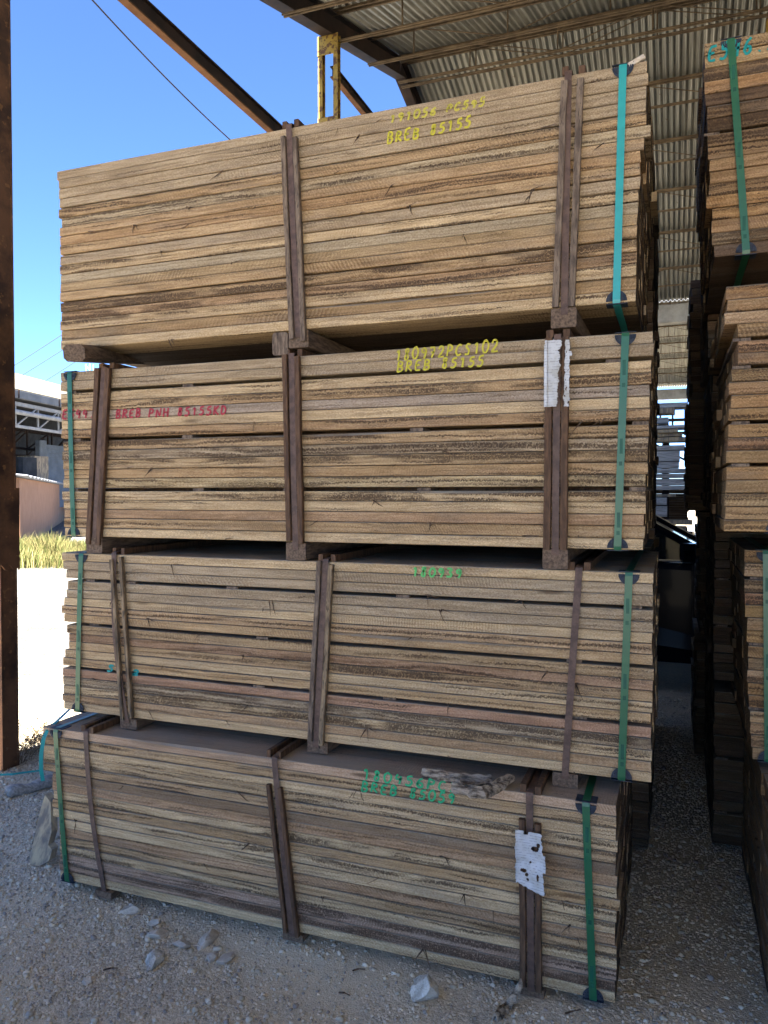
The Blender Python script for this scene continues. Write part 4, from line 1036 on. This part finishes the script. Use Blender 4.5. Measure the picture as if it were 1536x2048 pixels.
# ------------------------------------------------------------------ loose plank pile beyond the car
rp = random.Random(4); z = 0.62; k = 0
YP = 10.2
LIST = [(805, 815, 1376, 0), (815, 826, 1350, 1), (834, 847, 1337, 0), (850, 857, 1370, 0), (858, 865, 1356, 1), (866, 873, 1365, 1), (874, 883, 1379, 1),
        (890, 900, 1370, 0), (901, 923, 1360, 0), (924, 936, 1358, 0), (937, 946, 1371, 0), (947, 956, 1378, 0), (957, 971, 1378, 0), (971, 980, 1377, 0),
        (988, 994, 1351, 1), (995, 1010, 1333, 0), (1012, 1034, 1334, 0), (1040, 1050, 1385, 1), (1053, 1064, 1372, 1), (1066, 1090, 1366, 0)]
for k, (ya, yb, xr, tan_) in enumerate(LIST):
    dy = rp.uniform(-.05, .05); y_ = YP + .1 + dy
    za, zb = on_y(1345, yb, y_).z, on_y(1345, ya, y_).z; xe = on_y(xr, (ya + yb) / 2, y_).x
    b = MB().bar((xe - 2.6 - rp.uniform(0, .3), y_ + .17 + rp.uniform(-.04, .04), (za + zb) / 2), (xe, y_ + .17, (za + zb) / 2), 0.34, zb - za - .004, ch=.03)
    tag(b.build('plank', M['old_plank'] if tan_ else M['grey_plank']), 'weathered plank in the loose pile seen through the aisle beyond the car', 'plank', 'planks piled loosely beyond the car')
b = MB()
for X in (-2.3, -1.2, -0.12):
    for yy in (YP + .62, YP + .95): b.bar((X, yy, 0), (X, yy, 2.35), 0.09, 0.09, up=(1, 0, 0))
    b.bar((X, YP + .3, .70), (X, YP + .99, .70), .07, .10)
tag(b.build('plank_rack', M['rust_dark']), 'dark steel rack holding the loose grey planks beyond the car', 'rack')
# one more dark bundle stack behind the planks
for lab, z0, z1, sd_ in (('dark bundle low behind the loose grey planks', 0.05, 1.0, 51), ('dark bundle high behind the loose grey planks', 1.06, 1.56, 52)):
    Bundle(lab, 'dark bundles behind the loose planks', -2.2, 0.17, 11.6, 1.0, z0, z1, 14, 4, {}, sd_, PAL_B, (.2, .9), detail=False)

# ------------------------------------------------------------------ the yard on the left
# peach hut behind the grass
hut = thing('peach_hut', (-15.5, 16.5, 0), 'low peach rendered hut with pale corrugated roof edge behind tall grass', 'hut')
M['peach'] = mat_noise('peach_render', (0.33, 0.175, 0.098), (0.38, 0.205, 0.118), 2.5, 0.9, 0.002)
h0 = at_t(36, 955, 20.0); hz = 1.90
dirh = Vector((-.65, .76, 0)).normalized(); h1 = h0 + dirh * 40; nrm_h = Vector((-dirh.y, dirh.x, 0)).normalized()
A0 = Vector((h0.x, h0.y, 0)); A1 = Vector((h1.x, h1.y, 0))
MB().prism([A0, A1, A1 + Vector((0, 0, hz)), A0 + Vector((0, 0, hz))], (0, 0, 0), nrm_h * 3.0).build('wall', M['peach'], hut)
MB().prism([A0 - dirh * .0 + Vector((0, 0, 0)), A0 + dirh * .14, A0 + dirh * .14 + Vector((0, 0, hz - .01)), A0 + Vector((0, 0, hz - .01))], -nrm_h * .03, -nrm_h * .001).build('corner_pilaster', M['peach'], hut)
M['white_sheet'] = mat_noise('white_roof_sheet', (0.28, 0.285, 0.29), (0.38, 0.38, 0.38), 3, 0.55)
b = MB(); n = 260
for i in range(n + 1):
    q = A0 - dirh * .35 + dirh * ((A1 - A0).length + .5) * i / n
    zz = 0.03 * math.sin(i * math.pi / 4)
    for o_, up in ((-.25, 0), (3.2, .35)): b.v.append(tuple(q + nrm_h * o_ + Vector((0, 0, hz + .045 + zz + up))))
b.f = [(2*i, 2*i+2, 2*i+3, 2*i+1) for i in range(n)]; b.m = [0] * n
o = b.build('roof', M['white_sheet'], hut, smooth=True); sm = o.modifiers.new('thickness', 'SOLIDIFY'); sm.thickness = 0.02
# far open steel shed
far = thing('far_shed', (-24, 23, 0), 'distant open steel shed with cream roof, white trusses and grey shutter', 'shed')
M['cream'] = mat_noise('cream_roof', (0.30, 0.265, 0.19), (0.36, 0.32, 0.24), 2, 0.7)
M['white_steel'] = mat_noise('white_truss_paint', (0.20, 0.20, 0.19), (0.28, 0.275, 0.26), 4, 0.6, speck=((0.30, 0.20, 0.14), 3, 0.62, 0.6))
M['gutter'] = mat_noise('grey_gutter', (0.08, 0.085, 0.09), (0.12, 0.125, 0.13), 2, 0.6)
M['shutter'] = mat_noise('blue_grey_shutter', (0.085, 0.10, 0.115), (0.12, 0.14, 0.16), 2, 0.6)
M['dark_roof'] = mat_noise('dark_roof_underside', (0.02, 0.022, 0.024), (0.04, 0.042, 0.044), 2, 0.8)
D = Vector((-.25, .97, 0)).normalized(); Nf = Vector((-D.y, D.x, 0)) * 1.0     # along the eave, and into the building
if Nf.x > 0: Nf = -Nf
Q = Vector((-24, 23, 0))
def fp(s_, z, o_=0): return Q + D * s_ + Nf * o_ + Vector((0, 0, z))
S0, S1 = -22, 40
MB().prism([fp(S0, 5.55), fp(S1, 5.55), fp(S1, 6.25, .35), fp(S0, 6.25, .35)], (0, 0, 0), Nf * .06).build('roof_fascia', M['cream'], far)
MB().prism([fp(S0, 6.25, .36), fp(S1, 6.25, .36), fp(S1, 7.0, 9), fp(S0, 7.0, 9)], (0, 0, 0), (0, 0, -.06)).build('roof', M['dark_roof'], far)
b = MB()
b.bar(fp(S0, 5.36, .06), fp(S1, 5.36, .06), .16, .32)
for i in range(20): b.bar(fp(S0 + 3 * i + 1.2, 5.2, -.03), fp(S0 + 3 * i + 1.2, 5.54, -.03), .05, .04, up=(1, 0, 0), mi=1)
b.build('gutter', [M['gutter'], M['rust_dark']], far)
def truss(o_, zt, zb, mat, step=1.6):
    b = MB(); b.bar(fp(S0, zt, o_), fp(S1, zt, o_), .12, .16); b.bar(fp(S0, zb, o_), fp(S1, zb, o_), .10, .12)
    s_ = S0
    while s_ < S1 - step:
        b.bar(fp(s_, zb, o_), fp(s_, zt, o_), .07, .07, up=(1, 0, 0)); b.bar(fp(s_, zb, o_), fp(s_ + step, zt, o_), .06, .06); s_ += step
    b.build('truss', mat, far)
truss(.25, 5.02, 4.14, M['white_steel'])
MB().tube([fp(S0, 4.66, .0), fp(S1, 4.66, .0)], .10, 10).build('downpipe', M['white_steel'], far)
truss(3.5, 4.6, 3.6, M['rust_dark'], 2.2); truss(7.5, 5.0, 3.6, M['rust_dark'], 2.2)
for i in range(6): MB().bar(fp(S0 + 11 * i - 1, 0, .3), fp(S0 + 11 * i - 1, 5.1, .3), .25, .25, up=(1, 0, 0)).build('column', M['white_steel'], far)
# shutter panel, louvred, and back trusses against the sky
sh = at_t(82, 900, 36.0); s0_ = (sh - Q).dot(D); o0_ = (sh - Q).dot(Nf)
b = MB()
for i in range(15): b.prism([fp(s0_ + .25, .8 + .2 * i, o0_), fp(s0_ + 9, .8 + .2 * i, o0_), fp(s0_ + 9, 1.0 + .2 * i, o0_ + .04), fp(s0_ + .25, 1.0 + .2 * i, o0_ + .04)], (0, 0, 0), Nf * .05)
b.bar(fp(s0_, 0, o0_), fp(s0_, 3.95, o0_), .45, .3, up=(1, 0, 0)); b.build('shutter', M['shutter'], far)
b = MB(); b.bar(fp(S0, 3.75, 18), fp(S1, 3.75, 18), .2, .3); b.bar(fp(S0, 2.4, 18), fp(S1, 2.4, 18), .1, .1); s_ = S0
while s_ < S1: b.bar(fp(s_, 2.4, 18), fp(s_, 3.7, 18), .1, .1, up=(1, 0, 0)); b.bar(fp(s_, 3.7, 18), fp(s_ + 2.2, 2.4, 18), .08, .08); s_ += 2.2
MB().prism([fp(S0, 3.9, 18.2), fp(S1, 3.9, 18.2), fp(S1, 8.4, 18.2), fp(S0, 8.4, 18.2)], (0, 0, 0), Nf * .05).build('dark_back_panel', M['dark_roof'], far)  # dark panel added in place of shade inside the open shed
MB().prism([fp(S0, 6.95, 9), fp(S1, 6.95, 9), fp(S1, 8.2, 18.2), fp(S0, 8.2, 18.2)], (0, 0, 0), (0, 0, -.06)).build('roof', M['dark_roof'], far)
for s_ in (-8, 0, 8, 16, 24): b.bar(fp(s_, 0, 18), fp(s_, 3.7, 18), .2, .2, up=(1, 0, 0))
b.build('back_truss', M['rust_dark'], far)
tag(MB().bar(at_t(42, 936, 33) - Vector((0, 0, 2.2)), at_t(42, 936, 33) + Vector((0, 0, .45)), 1.0, 1.0, up=(0, 1, 0)).build('dark_crate', M['dark_roof']), 'dark boxy crate standing under the distant shed', 'crate')
tag(MB().bar(at_t(66, 940, 34) - Vector((0, 0, 2.2)), at_t(66, 922, 34) + Vector((0, 0, .2)), 1.0, 1.0, up=(0, 1, 0)).build('timber_stack', M['old_plank']), 'tan stack of timber under the distant shed', 'timber')
# tall dry grass strip
def mat_grass():
    t = NT('tall_grass'); g = t.t.nodes.new('ShaderNodeNewGeometry')
    c = t.mix(t.ramp(g.outputs['Random Per Island'], .2, .8), (0.05, 0.075, 0.014), (0.20, 0.165, 0.065))
    return t.fin(c, 0.7, None, 0, 0.2)
rg = random.Random(9); b = MB()
for _ in range(30000):
    q = at_t(rg.uniform(-60, 260), 1000, 15.2 + 4.8 * rg.random() ** .7); l = rg.uniform(.18, .48) * (1.35 if rg.random() < .04 else 1); a = rg.uniform(0, 6.28); l *= max(.25, 0.8 + 1.1 * mnoise.noise(Vector((q.x * .9, q.y * .9, 2)))); w_ = rg.uniform(.003, .009)
    w_ *= 1; s_ = Vector((math.cos(a) * w_, math.sin(a) * w_, 0)); ln = Vector((rg.uniform(-.5, .5), rg.uniform(-.5, .5), 0)) * l * 1.1
    o_ = Vector((q.x, q.y, -.01))
    b.add([o_ - s_, o_ + s_, o_ + ln * .4 + s_ * .7 + Vector((0, 0, l * .6)), o_ + ln * .4 - s_ * .7 + Vector((0, 0, l * .6)), o_ + ln + Vector((0, 0, l))], [(0, 1, 2, 3), (3, 2, 4)])
tag(b.build('grass', mat_grass()), 'tall yellow green grass growing before the peach hut', 'grass', kind='stuff')
# wires and mast
M['wire'] = NT('wire').fin((0.03, 0.03, 0.035), 0.6)
def wire(a, b_, sag, r, label, group=None, n=24):
    a, b_ = Vector(a), Vector(b_)
    p = [a.lerp(b_, i / n) - Vector((0, 0, sag * 4 * (i / n) * (1 - i / n))) for i in range(n + 1)]
    tag(MB().tube(p, r, 6).build('cable', M['wire']), label, 'cable', group)
pw0, pw1 = at_t(60, -140, 5.0), at_t(640, 420, 9.5)
wire(pw0, pw1, 0.16, 0.006, 'black cable sagging across blue sky left of the big beam')
for i, (a, c) in enumerate((((0, 741), (420, 462)), ((0, 765), (420, 500)), ((0, 805), (420, 540)))):
    wire(at_t(a[0] - 200, a[1] + 130, 44), at_t(*c, 60), 0.4, 0.022, ('highest of the three thin power lines low in the sky', 'middle one of the three thin power lines low in the sky', 'lowest of the three thin power lines low in the sky')[i], 'power lines over the yard')
q = at_t(180, 742, 90); mast = MB()
for dx in (-.35, .35):
    for dy in (-.35, .35): mast.bar((q.x + dx, q.y + dy, 0), (q.x + dx * .8, q.y + dy * .8, q.z + .8), .12, .12, up=(1, 0, 0))
for i in range(14):
    zz = q.z + .6 - i * 1.2; mast.bar((q.x - .35, q.y - .35, zz), (q.x + .35, q.y - .35, zz - .6), .08, .08, mi=i % 2)
tag(mast.build('mast', [M['white_steel'], M['lit_rust_mast']]), 'distant red and white lattice mast behind the left pile', 'mast')
